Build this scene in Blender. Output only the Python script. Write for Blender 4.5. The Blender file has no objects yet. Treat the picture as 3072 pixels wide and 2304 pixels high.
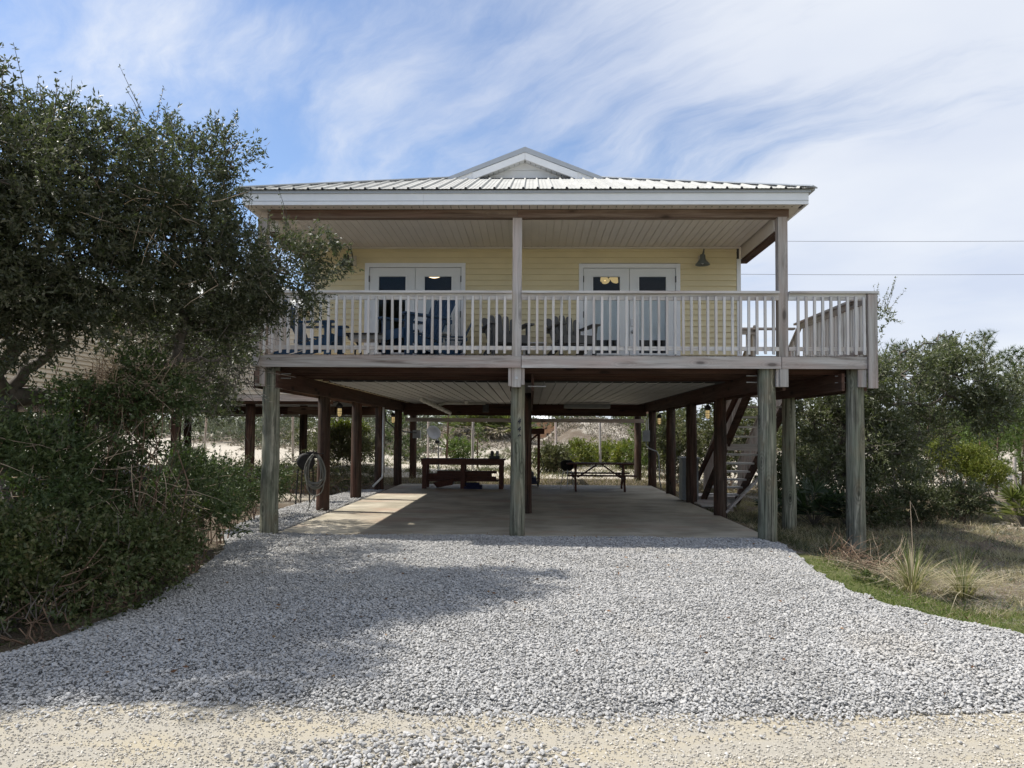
import bpy, math, random
import numpy as np
from mathutils import Vector, Matrix, Quaternion

random.seed(7)
RNG = np.random.default_rng(7)
SC = bpy.context.scene
COL = SC.collection
R = math.radians

# ------------------------------------------------------------------ camera, world, sun, exposure
F_PX, CX_PX, CY_PX, CAM_H = 2250.0, 1536.0, 1216.0, 1.6
PITCH = math.atan((1300 - CY_PX) / F_PX)
YAW = math.atan(57 * math.cos(PITCH) / F_PX)
ROLL = 0.0063
_fw = Vector((-math.sin(YAW) * math.cos(PITCH), math.cos(YAW) * math.cos(PITCH), math.sin(PITCH)))
_r0 = Vector((math.cos(YAW), math.sin(YAW), 0))
_u0 = _r0.cross(_fw)
_rt = _r0 * math.cos(ROLL) + _u0 * math.sin(ROLL)
_up = _u0 * math.cos(ROLL) - _r0 * math.sin(ROLL)
cam_d = bpy.data.cameras.new("camera")
cam_d.sensor_fit = 'HORIZONTAL'
cam_d.sensor_width = 36.0
cam_d.lens = F_PX / 3072 * 36
cam_d.shift_y = (CY_PX - 1152) / 3072
cam_d.clip_start = 0.1
cam_d.clip_end = 2000
cam = bpy.data.objects.new("camera", cam_d)
M = Matrix((_rt, _up, -_fw)).transposed().to_4x4()
M.translation = (0, 0, CAM_H)
cam.matrix_world = M
COL.objects.link(cam)
SC.camera = cam


def at(px, py, Y):
    """surveyed point: where the sight line through a photo point meets depth Y"""
    d = _fw + _rt * ((px - CX_PX) / F_PX) - _up * ((py - CY_PX) / F_PX)
    t = Y / d.y
    return Vector((d.x * t, Y, CAM_H + d.z * t))


SUN_TRAVEL = Vector((0.71, -0.12, -1.0)).normalized()
sun_dir = -SUN_TRAVEL
sun_d = bpy.data.lights.new("sun", 'SUN')
sun_d.energy = 4.0
sun_d.angle = R(0.9)
sun_d.color = (1.0, 0.955, 0.88)
sun = bpy.data.objects.new("sun", sun_d)
sun.rotation_euler = SUN_TRAVEL.to_track_quat('-Z', 'Y').to_euler()
sun.location = (-20, 10, 30)
COL.objects.link(sun)

world = bpy.data.worlds.new("World")
SC.world = world
world.use_nodes = True


def build_world():
    nt = world.node_tree
    nt.nodes.clear()
    n, l = nt.nodes.new, nt.links.new
    out = n('ShaderNodeOutputWorld')
    bg = n('ShaderNodeBackground')
    bg.inputs['Strength'].default_value = 0.10
    sky = n('ShaderNodeTexSky')
    sky.sky_type = 'NISHITA'
    sky.sun_disc = False
    sky.sun_elevation = math.asin(sun_dir.z)
    sky.sun_rotation = math.atan2(sun_dir.x, sun_dir.y)
    sky.air_density = 1.0
    sky.dust_density = 0.6
    sky.ozone_density = 2.0
    tc = n('ShaderNodeTexCoord')
    sep = n('ShaderNodeSeparateXYZ')
    l(tc.outputs['Generated'], sep.inputs[0])

    def math_(op, a, b=None, clamp=False):
        m = n('ShaderNodeMath')
        m.operation = op
        m.use_clamp = clamp
        for i, v in enumerate((a, b)):
            if v is None:
                continue
            if isinstance(v, (int, float)):
                m.inputs[i].default_value = v
            else:
                l(v, m.inputs[i])
        return m.outputs[0]
    zc = math_('MAXIMUM', sep.outputs[2], 0.0)
    den = math_('ADD', zc, 0.16)
    u = math_('DIVIDE', sep.outputs[0], den)
    v = math_('DIVIDE', sep.outputs[1], den)
    comb = n('ShaderNodeCombineXYZ')
    l(u, comb.inputs[0])
    l(v, comb.inputs[1])
    rot = n('ShaderNodeVectorRotate')
    rot.rotation_type = 'Z_AXIS'
    rot.inputs['Angle'].default_value = R(-38)
    l(comb.outputs[0], rot.inputs['Vector'])
    # warp
    wn = n('ShaderNodeTexNoise')
    wn.inputs['Scale'].default_value = 0.7
    wn.inputs['Detail'].default_value = 6
    l(rot.outputs[0], wn.inputs['Vector'])
    wsub = n('ShaderNodeVectorMath')
    wsub.operation = 'SUBTRACT'
    l(wn.outputs['Color'], wsub.inputs[0])
    wsub.inputs[1].default_value = (0.5, 0.5, 0.5)
    wsc = n('ShaderNodeVectorMath')
    wsc.operation = 'SCALE'
    wsc.inputs['Scale'].default_value = 0.9
    l(wsub.outputs[0], wsc.inputs[0])
    wadd = n('ShaderNodeVectorMath')
    l(rot.outputs[0], wadd.inputs[0])
    l(wsc.outputs[0], wadd.inputs[1])
    mp = n('ShaderNodeMapping')
    mp.inputs['Scale'].default_value = (2.7, 0.85, 1)
    mp.inputs['Location'].default_value = (3.1, 0.4, 0)
    l(wadd.outputs[0], mp.inputs[0])
    st = n('ShaderNodeTexNoise')
    st.inputs['Scale'].default_value = 1.0
    st.inputs['Detail'].default_value = 9
    st.inputs['Roughness'].default_value = 0.58
    st.inputs['Lacunarity'].default_value = 2.2
    l(mp.outputs[0], st.inputs['Vector'])
    soft = n('ShaderNodeTexNoise')
    soft.inputs['Scale'].default_value = 0.75
    soft.inputs['Detail'].default_value = 5
    soft.inputs['Roughness'].default_value = 0.5
    mp2 = n('ShaderNodeMapping')
    mp2.inputs['Location'].default_value = (7.3, 2.2, 0)
    l(comb.outputs[0], mp2.inputs[0])
    l(mp2.outputs[0], soft.inputs['Vector'])
    # more cloud towards the east, less overhead in the north-west
    bias = math_('MULTIPLY', sep.outputs[0], 0.52)
    s1 = math_('MULTIPLY', st.outputs['Fac'], 1.15)
    s2 = math_('MULTIPLY', soft.outputs['Fac'], 0.75)
    mp3 = n('ShaderNodeMapping')
    mp3.inputs['Scale'].default_value = (6.5, 2.0, 1)
    l(wadd.outputs[0], mp3.inputs[0])
    fine = n('ShaderNodeTexNoise')
    fine.inputs['Scale'].default_value = 1.0
    fine.inputs['Detail'].default_value = 7
    fine.inputs['Roughness'].default_value = 0.62
    l(mp3.outputs[0], fine.inputs['Vector'])
    s3 = math_('MULTIPLY', math_('SUBTRACT', fine.outputs['Fac'], 0.5), 0.34)
    tot = math_('ADD', math_('ADD', math_('ADD', s1, s2), bias), s3)
    hor = math_('MULTIPLY', math_('SUBTRACT', 0.22, zc, True), 0.75)
    tot = math_('ADD', tot, hor)
    mr = n('ShaderNodeMapRange')
    mr.interpolation_type = 'SMOOTHSTEP'
    mr.inputs['From Min'].default_value = 0.62
    mr.inputs['From Max'].default_value = 1.2
    l(tot, mr.inputs['Value'])
    cl = n('ShaderNodeValToRGB')
    cl.color_ramp.elements[0].position = 0.35
    cl.color_ramp.elements[0].color = (4.3, 4.7, 5.6, 1)
    cl.color_ramp.elements[1].position = 0.62
    cl.color_ramp.elements[1].color = (5.7, 5.9, 6.2, 1)
    l(soft.outputs['Fac'], cl.inputs[0])
    tint = n('ShaderNodeMix')
    tint.data_type = 'RGBA'
    tint.blend_type = 'MULTIPLY'
    tint.inputs[0].default_value = 1.0
    l(sky.outputs[0], tint.inputs[6])
    tint.inputs[7].default_value = (0.98, 1.0, 1.06, 1)
    mix = n('ShaderNodeMix')
    mix.data_type = 'RGBA'
    l(math_('MULTIPLY', mr.outputs[0], 0.92), mix.inputs[0])
    l(tint.outputs[2], mix.inputs[6])
    l(cl.outputs[0], mix.inputs[7])
    l(mix.outputs[2], bg.inputs['Color'])
    l(bg.outputs[0], out.inputs['Surface'])


build_world()
vs = SC.view_settings
vs.view_transform = 'Standard'
vs.look = 'None'
vs.exposure = 0.7
vs.gamma = 1.0
vs.use_curve_mapping = False
SC.render.engine = 'CYCLES'
SC.cycles.max_bounces = 8
SC.cycles.transparent_max_bounces = 12
SC.cycles.use_denoising = True


# ------------------------------------------------------------------ material helpers
class NT:
    def __init__(self, name):
        self.m = bpy.data.materials.new(name)
        self.m.use_nodes = True
        self.t = self.m.node_tree
        self.t.nodes.clear()
        self.out = self.n('ShaderNodeOutputMaterial')

    def n(self, kind, **kw):
        nd = self.t.nodes.new(kind)
        for k, v in kw.items():
            setattr(nd, k, v)
        return nd

    def l(self, a, b):
        self.t.links.new(a, b)

    def put(self, sock, v):
        if isinstance(v, bpy.types.NodeSocket):
            self.l(v, sock)
        elif v is not None:
            sock.default_value = v

    def math(self, op, a, b=None, c=None, clamp=False):
        nd = self.n('ShaderNodeMath', operation=op, use_clamp=clamp)
        for i, v in enumerate((a, b, c)):
            self.put(nd.inputs[i], v) if v is not None else None
        return nd.outputs[0]

    def coords(self, scale=(1, 1, 1), rnd=True, kind='Object'):
        tc = self.n('ShaderNodeTexCoord')
        mp = self.n('ShaderNodeMapping')
        mp.inputs['Scale'].default_value = scale
        self.l(tc.outputs[kind], mp.inputs[0])
        if rnd:
            oi = self.n('ShaderNodeObjectInfo')
            cb = self.n('ShaderNodeCombineXYZ')
            self.l(self.math('MULTIPLY', oi.outputs['Random'], 37.0), cb.inputs[0])
            self.l(self.math('MULTIPLY', oi.outputs['Random'], 91.0), cb.inputs[1])
            self.l(self.math('MULTIPLY', oi.outputs['Random'], 53.0), cb.inputs[2])
            self.l(cb.outputs[0], mp.inputs['Location'])
        return mp.outputs[0]

    def noise(self, vec, scale=5, detail=4, rough=0.55, dist=0.0):
        nd = self.n('ShaderNodeTexNoise')
        nd.inputs['Scale'].default_value = scale
        nd.inputs['Detail'].default_value = detail
        nd.inputs['Roughness'].default_value = rough
        nd.inputs['Distortion'].default_value = dist
        self.l(vec, nd.inputs['Vector'])
        return nd.outputs['Fac']

    def ramp(self, fac, stops):
        nd = self.n('ShaderNodeValToRGB')
        e = nd.color_ramp.elements
        while len(e) < len(stops):
            e.new(0.5)
        for i, (p, c) in enumerate(stops):
            e[i].position = p
            e[i].color = (*c, 1) if len(c) == 3 else c
        self.l(fac, nd.inputs[0])
        return nd.outputs[0]

    def mapr(self, v, a, b, c=0.0, d=1.0):
        nd = self.n('ShaderNodeMapRange')
        for i, x in enumerate((v, a, b, c, d)):
            self.put(nd.inputs[i], x)
        return nd.outputs[0]

    def mix(self, fac, a, b, blend='MIX'):
        nd = self.n('ShaderNodeMix', data_type='RGBA', blend_type=blend)
        self.put(nd.inputs[0], fac)
        for i, v in ((6, a), (7, b)):
            if isinstance(v, tuple) and len(v) == 3:
                v = (*v, 1)
            self.put(nd.inputs[i], v)
        return nd.outputs[2]

    def bump(self, h, strength=0.3, dist=0.01):
        nd = self.n('ShaderNodeBump')
        nd.inputs['Strength'].default_value = strength
        nd.inputs['Distance'].default_value = dist
        self.l(h, nd.inputs['Height'])
        return nd.outputs[0]

    def done(self, color, rough=0.6, normal=None, spec=0.4, metal=0.0, **extra):
        b = self.n('ShaderNodeBsdfPrincipled')
        if isinstance(color, tuple) and len(color) == 3:
            color = (*color, 1)
        self.put(b.inputs['Base Color'], color)
        self.put(b.inputs['Roughness'], rough)
        b.inputs['Specular IOR Level'].default_value = spec
        b.inputs['Metallic'].default_value = metal
        if normal is not None:
            self.l(normal, b.inputs['Normal'])
        for k, v in extra.items():
            self.put(b.inputs[k.replace('_', ' ')], v)
        self.l(b.outputs[0], self.out.inputs['Surface'])
        self.b = b
        return self.m

    def rand(self):
        return self.n('ShaderNodeObjectInfo').outputs['Random']


def wood(name, axis, dark, mid, light, tint=None, knots=True, rough=0.8, gs=1.0):
    """sawn timber: grain runs along one axis; fine lines, weather patches, dark knots"""
    t = NT(name)
    along, across = 0.9 * gs, 17.0 * gs
    sc = [across] * 3
    sc['xyz'.index(axis)] = along
    v = t.coords(tuple(sc))
    g = t.noise(v, 1.0, 6, 0.62, 0.9)
    col = t.ramp(g, [(0.28, dark), (0.48, mid), (0.72, light)])
    sc2 = [5.0] * 3
    sc2['xyz'.index(axis)] = 0.8
    v2 = t.coords(tuple(sc2))
    p = t.noise(v2, 1.0, 5)
    if tint:
        col = t.mix(t.mapr(p, 0.42, 0.68), col, t.mix(0.6, col, tint))
    hgt = g
    if knots:
        sc3 = [9.0] * 3
        sc3['xyz'.index(axis)] = 3.2
        v3 = t.coords(tuple(sc3))
        vo = t.n('ShaderNodeTexVoronoi')
        vo.inputs['Scale'].default_value = 0.55
        t.l(v3, vo.inputs['Vector'])
        k = t.mapr(vo.outputs['Distance'], 0.10, 0.2, 1.0, 0.0)
        ring = t.math('SINE', t.math('MULTIPLY', vo.outputs['Distance'], 70.0))
        rm = t.math('MULTIPLY', t.mapr(vo.outputs['Distance'], 0.16, 0.5, 0.5, 0.0), t.mapr(ring, -1.0, 1.0))
        col = t.mix(rm, col, t.mix(0.55, col, dark))
        col = t.mix(t.math('MULTIPLY', k, 0.75), col, tuple(c * 0.45 for c in dark))
    col = t.mix(t.mapr(t.rand(), 0, 1, 0.0, 0.45), col, t.mix(1.0, col, (0.60, 0.57, 0.54), 'MULTIPLY'))
    return t.done(col, rough, t.bump(hgt, 0.35, 0.004), 0.25)


def pile_wood(name, dark, mid, light, tint):
    """round treated pile: wavy vertical figure, knots with rings, greenish treatment stain"""
    t = NT(name)
    v = t.coords((8, 8, 0.7))
    g = t.noise(v, 1.0, 5, 0.6, 1.8)
    fig = t.math('SINE', t.math('MULTIPLY', g, 26.0))
    col = t.ramp(g, [(0.3, dark), (0.5, mid), (0.68, light)])
    col = t.mix(t.mapr(fig, -0.2, 1.0, 0.0, 0.6), col, dark)
    v2 = t.coords((4.5, 4.5, 0.9))
    p = t.noise(v2, 1.0, 4, 0.6)
    col = t.mix(t.mapr(p, 0.4, 0.62), col, t.mix(0.7, col, tint))
    v3 = t.coords((5.5, 5.5, 2.4))
    vo = t.n('ShaderNodeTexVoronoi')
    vo.inputs['Scale'].default_value = 0.8
    t.l(v3, vo.inputs['Vector'])
    d = vo.outputs['Distance']
    ring = t.math('SINE', t.math('MULTIPLY', d, 60.0))
    rm = t.math('MULTIPLY', t.mapr(d, 0.1, 0.42, 0.8, 0.0), t.mapr(ring, -0.6, 1.0))
    col = t.mix(rm, col, tuple(c * 0.7 for c in dark))
    col = t.mix(t.mapr(d, 0.05, 0.12, 0.8, 0.0), col, tuple(c * 0.35 for c in dark))
    v4 = t.coords((34, 34, 1.1))
    fine = t.noise(v4, 1.0, 4, 0.6)
    col = t.mix(t.mapr(fine, 0.5, 0.72, 0.0, 0.6), col, light)
    col = t.mix(t.mapr(fine, 0.34, 0.47, 0.85, 0.0), col, tuple(c * 0.6 for c in dark))
    v5 = t.coords((3, 3, 1.6))
    blot = t.noise(v5, 1.0, 5, 0.6)
    col = t.mix(t.mapr(blot, 0.52, 0.66, 0.0, 0.65), col, t.mix(0.55, col, (mid[0] * 1.15, mid[1] * 0.85, mid[2] * 0.65)))
    col = t.mix(t.mapr(blot, 0.34, 0.46, 0.5, 0.0), col, dark)
    return t.done(col, 0.85, t.bump(t.math('ADD', g, t.math('MULTIPLY', fine, 0.4)), 0.5, 0.008), 0.2)


def plain(name, color, rough=0.5, spec=0.4, metal=0.0, var=0.12, nscale=6.0, bump=0.0, dirt=None):
    """solid finish with slight mottling, optional grime"""
    t = NT(name)
    v = t.coords((1, 1, 1))
    nz = t.noise(v, nscale, 5, 0.6)
    lo = tuple(c * (1 - var) for c in color)
    hi = tuple(min(1, c * (1 + var)) for c in color)
    col = t.ramp(nz, [(0.3, lo), (0.7, hi)])
    if dirt:
        n2 = t.noise(v, nscale * 0.35, 6, 0.65)
        col = t.mix(t.mapr(n2, 0.5, 0.78, 0.0, 0.6), col, dirt)
    nm = t.bump(nz, bump, 0.005) if bump else None
    return t.done(col, t.mapr(nz, 0.3, 0.7, rough * 0.85, min(1, rough * 1.15)), nm, spec, metal)


def emit(name, color, s):
    t = NT(name)
    e = t.n('ShaderNodeEmission')
    e.inputs[0].default_value = (*color, 1)
    e.inputs[1].default_value = s
    t.l(e.outputs[0], t.out.inputs['Surface'])
    return t.m


def leaf_mat(name, dark, mid, light, rough=0.42, spec=0.5, transl=0.25):
    t = NT(name)
    a = t.n('ShaderNodeAttribute', attribute_name='tone')
    col = t.ramp(a.outputs['Fac'], [(0.0, dark), (0.55, mid), (1.0, light)])
    b = t.n('ShaderNodeBsdfPrincipled')
    t.l(col, b.inputs['Base Color'])
    b.inputs['Roughness'].default_value = rough
    b.inputs['Specular IOR Level'].default_value = spec
    tr = t.n('ShaderNodeBsdfTranslucent')
    t.l(t.mix(0.5, col, (mid[0] * 1.6, mid[1] * 2.0, mid[2] * 0.6)), tr.inputs[0])
    mx = t.n('ShaderNodeMixShader')
    mx.inputs[0].default_value = transl
    t.l(b.outputs[0], mx.inputs[1])
    t.l(tr.outputs[0], mx.inputs[2])
    t.l(mx.outputs[0], t.out.inputs['Surface'])
    return t.m


MAT = {}
GREY = ((0.18, 0.15, 0.13), (0.46, 0.425, 0.39), (0.66, 0.635, 0.60))
RED = (0.55, 0.40, 0.345)
for ax in 'xyz':
    MAT['grey_' + ax] = wood('weathered_timber_' + ax, ax, *GREY, tint=RED)
    MAT['pale_' + ax] = wood('bleached_timber_' + ax, ax, (0.30, 0.275, 0.25), (0.68, 0.66, 0.63), (0.84, 0.825, 0.80), tint=(0.62, 0.52, 0.46), knots=False)
    MAT['brown_' + ax] = wood('treated_brown_timber_' + ax, ax, (0.03, 0.018, 0.014), (0.085, 0.05, 0.037), (0.15, 0.095, 0.07), tint=(0.11, 0.045, 0.03))
    MAT['beam_' + ax] = wood('stained_beam_timber_' + ax, ax, (0.085, 0.055, 0.04), (0.20, 0.14, 0.105), (0.31, 0.24, 0.19), tint=(0.19, 0.10, 0.075))
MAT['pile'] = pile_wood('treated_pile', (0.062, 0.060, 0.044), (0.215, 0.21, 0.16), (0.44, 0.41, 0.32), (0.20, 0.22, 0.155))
MAT['pile_dark'] = pile_wood('dark_brown_pile', (0.022, 0.017, 0.013), (0.065, 0.048, 0.038), (0.13, 0.10, 0.075), (0.10, 0.042, 0.028))  # browner, darker timber than the front piles, its own colour
MAT['white'] = plain('white_painted_trim', (0.84, 0.845, 0.85), 0.45, var=0.04, nscale=3)
MAT['soffit'] = plain('white_vinyl_soffit', (0.72, 0.655, 0.58), 0.5, var=0.06, nscale=2)
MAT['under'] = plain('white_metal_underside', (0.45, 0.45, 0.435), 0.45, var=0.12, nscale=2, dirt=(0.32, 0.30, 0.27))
MAT['roof'] = plain('pale_ribbed_metal', (0.44, 0.435, 0.405), 0.7, 0.15, 0.0, var=0.07, nscale=2.5, dirt=(0.60, 0.60, 0.56))
MAT['trim_grey'] = plain('grey_metal_trim', (0.42, 0.44, 0.46), 0.45, 0.4, 0.3, var=0.06)
MAT['dark_gap'] = plain('dark_closure_foam', (0.07, 0.07, 0.07), 0.9)
MAT['siding'] = plain('yellow_vinyl_siding', (0.76, 0.655, 0.41), 0.5, 0.35, var=0.06, nscale=2)
MAT['cream'] = plain('cream_vinyl_siding', (0.62, 0.55, 0.44), 0.55, 0.3, var=0.06, nscale=2)
MAT['door'] = plain('white_door_paint', (0.80, 0.81, 0.80), 0.4, var=0.03, nscale=2)
MAT['black'] = plain('black_metal', (0.018, 0.018, 0.02), 0.45, 0.5)
MAT['black_rough'] = plain('soot_black_metal', (0.016, 0.015, 0.014), 0.7, 0.3)
MAT['bronze'] = plain('dark_bronze_metal', (0.05, 0.043, 0.036), 0.45, 0.5, 0.5)
MAT['galv'] = plain('grey_green_galvanised', (0.16, 0.18, 0.17), 0.45, 0.5, 0.4)
MAT['steel'] = plain('galvanised_steel', (0.5, 0.5, 0.5), 0.4, 0.5, 0.7)
MAT['blue'] = plain('navy_blue_paint', (0.016, 0.055, 0.115), 0.45, 0.45, var=0.15)
MAT['chair_grey'] = plain('charcoal_plastic_lumber', (0.12, 0.12, 0.115), 0.55, 0.35, var=0.15)
MAT['plastic_white'] = plain('white_plastic', (0.72, 0.71, 0.68), 0.45)
MAT['pvc'] = plain('white_pvc_pipe', (0.62, 0.62, 0.58), 0.4, dirt=(0.3, 0.28, 0.22))
MAT['rubber'] = plain('grey_rubber_hose', (0.17, 0.165, 0.14), 0.55, 0.4)
MAT['rubber_black'] = plain('black_rubber', (0.015, 0.015, 0.015), 0.6)
MAT['box_grey'] = plain('grey_utility_enclosure', (0.26, 0.27, 0.27), 0.5)
MAT['redwood'] = plain('red_brown_stain', (0.085, 0.036, 0.025), 0.7, 0.25, var=0.3, nscale=9)
MAT['peach'] = plain('peach_stucco', (0.66, 0.40, 0.25), 0.85, 0.2)
MAT['dish'] = plain('grey_dish_enamel', (0.36, 0.36, 0.35), 0.5)
MAT['shade'] = plain('pale_window_shade', (0.76, 0.79, 0.82), 0.8, 0.2, var=0.03)
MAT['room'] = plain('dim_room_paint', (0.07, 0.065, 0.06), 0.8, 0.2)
MAT['tarp_blue'] = plain('dark_blue_tarpaulin', (0.012, 0.016, 0.05), 0.5, 0.4, var=0.3)
MAT['orange_brick'] = plain('terracotta', (0.22, 0.07, 0.045), 0.7)
MAT['bulb'] = emit('lit_bulb', (1.0, 0.68, 0.30), 3.0)
MAT['bulb_soft'] = emit('amber_lit_glass', (1.0, 0.74, 0.34), 0.3)
MAT['lens'] = emit('lit_ceiling_lens', (1.0, 0.72, 0.42), 2.2)
MAT['wire'] = plain('power_cable', (0.12, 0.12, 0.13), 0.6)
MAT['bark'] = plain('grey_oak_bark', (0.115, 0.10, 0.085), 0.9, 0.15, var=0.45, nscale=14, bump=0.8, dirt=(0.2, 0.19, 0.17))
MAT['bark_brown'] = plain('brown_pine_bark', (0.11, 0.075, 0.055), 0.9, 0.15, var=0.4, nscale=18, bump=0.8)
MAT['twig'] = plain('bare_brown_twigs', (0.17, 0.115, 0.08), 0.9, 0.1, var=0.35, nscale=7)
MAT['straw'] = plain('dead_tan_twigs', (0.36, 0.285, 0.21), 0.9, 0.1, var=0.35, nscale=5)


def glass_mat():
    t = NT('door_glass')
    fr = t.n('ShaderNodeFresnel')
    fr.inputs[0].default_value = 1.6
    tr = t.n('ShaderNodeBsdfTransparent')
    tr.inputs[0].default_value = (0.90, 0.92, 0.92, 1)
    gl = t.n('ShaderNodeBsdfGlossy')
    gl.inputs['Roughness'].default_value = 0.02
    gl.inputs['Color'].default_value = (0.95, 0.97, 1, 1)
    mx = t.n('ShaderNodeMixShader')
    t.l(t.math('MULTIPLY', fr.outputs[0], 0.22, clamp=True), mx.inputs[0])
    t.l(tr.outputs[0], mx.inputs[1])
    t.l(gl.outputs[0], mx.inputs[2])
    t.l(mx.outputs[0], t.out.inputs['Surface'])
    return t.m


MAT['glass'] = glass_mat()


# ------------------------------------------------------------------ mesh helpers
class MB:
    def __init__(self):
        self.v, self.f = [], []

    def quad(self, a, b, c, d):
        i = len(self.v)
        self.v += [tuple(a), tuple(b), tuple(c), tuple(d)]
        self.f.append((i, i + 1, i + 2, i + 3))
        return self

    def poly(self, pts):
        i = len(self.v)
        self.v += [tuple(p) for p in pts]
        self.f.append(tuple(range(i, i + len(pts))))
        return self

    def box(self, x0, x1, y0, y1, z0, z1):
        return self.hexa([(x0, y0, z0), (x1, y0, z0), (x1, y1, z0), (x0, y1, z0),
                          (x0, y0, z1), (x1, y0, z1), (x1, y1, z1), (x0, y1, z1)])

    def hexa(self, p):
        i = len(self.v)
        self.v += [tuple(q) for q in p]
        for f in ((0, 3, 2, 1), (4, 5, 6, 7), (0, 1, 5, 4), (1, 2, 6, 5), (2, 3, 7, 6), (3, 0, 4, 7)):
            self.f.append(tuple(i + k for k in f))
        return self

    def bar(self, a, b, w, h, up=(0, 0, 1)):
        """board from a to b, width w across, height h along up"""
        a, b, up = Vector(a), Vector(b), Vector(up)
        d = (b - a).normalized()
        s = d.cross(up)
        if s.length < 1e-4:
            s = d.cross(Vector((1, 0, 0)))
        s.normalize()
        u = s.cross(d).normalized()
        s, u = s * w / 2, u * h / 2
        return self.hexa([a - s - u, a + s - u, b + s - u, b - s - u, a - s + u, a + s + u, b + s + u, b - s + u])

    def tube(self, pts, rad, n=8, cap=True):
        pts = [Vector(p) for p in pts]
        if not hasattr(rad, '__len__'):
            rad = [rad] * len(pts)
        i0 = len(self.v)
        prev = None
        for k, p in enumerate(pts):
            d = (pts[min(k + 1, len(pts) - 1)] - pts[max(k - 1, 0)])
            d = d.normalized() if d.length > 1e-9 else Vector((0, 0, 1))
            if prev is None:
                ref = Vector((0, 0, 1)) if abs(d.z) < 0.9 else Vector((1, 0, 0))
                s = d.cross(ref).normalized()
            else:
                s = (prev - d * prev.dot(d))
                s = s.normalized() if s.length > 1e-6 else d.orthogonal().normalized()
            prev = s
            u = d.cross(s)
            for j in range(n):
                a = 2 * math.pi * j / n
                self.v.append(tuple(p + (s * math.cos(a) + u * math.sin(a)) * rad[k]))
        for k in range(len(pts) - 1):
            for j in range(n):
                a = i0 + k * n + j
                b = i0 + k * n + (j + 1) % n
                self.f.append((a, b, b + n, a + n))
        if cap:
            self.f.append(tuple(i0 + j for j in range(n - 1, -1, -1)))
            e = i0 + (len(pts) - 1) * n
            self.f.append(tuple(e + j for j in range(n)))
        return self

    def lathe(self, prof, n=16, c=(0, 0, 0), axis=None):
        """profile of (radius, height) turned about z, optionally re-aimed along axis"""
        q = Vector((0, 0, 1)).rotation_difference(Vector(axis)) if axis is not None else None
        c = Vector(c)
        i0 = len(self.v)
        for r, z in prof:
            for j in range(n):
                a = 2 * math.pi * j / n
                p = Vector((r * math.cos(a), r * math.sin(a), z))
                if q:
                    p = q @ p
                self.v.append(tuple(c + p))
        for k in range(len(prof) - 1):
            for j in range(n):
                a = i0 + k * n + j
                b = i0 + k * n + (j + 1) % n
                self.f.append((a, b, b + n, a + n))
        return self

    def mesh(self, name, mat=None, smooth=False):
        me = bpy.data.meshes.new(name)
        me.from_pydata(self.v, [], self.f)
        if mat:
            me.materials.append(MAT[mat] if isinstance(mat, str) else mat)
        if smooth:
            me.polygons.foreach_set('use_smooth', [True] * len(me.polygons))
        me.update()
        return me

    def build(self, name, mat, parent=None, smooth=False):
        return link(bpy.data.objects.new(name, self.mesh(name, mat, smooth)), parent)


def link(o, parent=None):
    COL.objects.link(o)
    if parent is not None:
        o.parent = parent
        if parent.get('world_parts'):
            # the part's mesh is written in world coordinates
            o.matrix_parent_inverse = Matrix.Translation(-Vector(wloc(parent)))
    return o


def wloc(o):
    return Vector(o.get('wl', (0, 0, 0)))


def tag(o, label=None, cat=None, group=None, kind=None):
    if label:
        o['label'] = label
    if cat:
        o['category'] = cat
    if group:
        o['group'] = group
    if kind:
        o['kind'] = kind
    return o


def thing(name, label, cat, loc=(0, 0, 0), rz=0.0, group=None, world_parts=False):
    o = bpy.data.objects.new(name, None)
    o.empty_display_size = 0.2
    COL.objects.link(o)
    o.location = loc
    o.rotation_euler = (0, 0, rz)
    if world_parts:
        o['world_parts'] = 1
        o['wl'] = tuple(loc)
    return tag(o, label, cat, group)


def group_part(name, parent):
    """an Empty part of a thing, for sub-parts (sits at the thing's base)"""
    o = bpy.data.objects.new(name, None)
    COL.objects.link(o)
    o.parent = parent
    if parent.get('world_parts'):
        o['world_parts'] = 1
        o['wl'] = parent['wl']
    return o


def place(name, me, loc, parent, rot=(0, 0, 0)):
    """a repeat that shares mesh data, placed at world loc under a world_parts parent"""
    o = bpy.data.objects.new(name, me)
    o.location = loc
    o.rotation_euler = rot
    return link(o, parent)


def children(o):
    return [c for c in bpy.data.objects if c.parent == o]


def copy_tree(o, kids, parent=None):
    c = o.copy()
    COL.objects.link(c)
    if parent is not None:
        c.parent = parent
    for ch in kids.get(o.name, []):
        copy_tree(ch, kids, c)
    return c


def kid_map(root):
    kids, todo = {}, [root]
    while todo:
        o = todo.pop()
        kids[o.name] = children(o)
        todo += kids[o.name]
    return kids


def smooth01(x, a, b):
    t = np.clip((x - a) / (b - a), 0, 1)
    return t * t * (3 - 2 * t)


_perm = np.random.default_rng(3).permutation(512)


def vnoise(x, y):
    """value noise, vectorised"""
    x, y = np.asarray(x, float), np.asarray(y, float)
    xi, yi = np.floor(x).astype(int), np.floor(y).astype(int)
    fx, fy = x - xi, y - yi
    fx, fy = fx * fx * (3 - 2 * fx), fy * fy * (3 - 2 * fy)

    def h(a, b):
        return _perm[(_perm[a & 511] + b) & 511] / 511.0
    return (h(xi, yi) * (1 - fx) + h(xi + 1, yi) * fx) * (1 - fy) + (h(xi, yi + 1) * (1 - fx) + h(xi + 1, yi + 1) * fx) * fy


def fbm(x, y, o=4):
    s, a, t = 0, 0.5, 0
    for k in range(o):
        s = s + a * vnoise(x * 2 ** k + 17 * k, y * 2 ** k + 5 * k)
        t += a
        a *= 0.5
    return s / t


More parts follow.
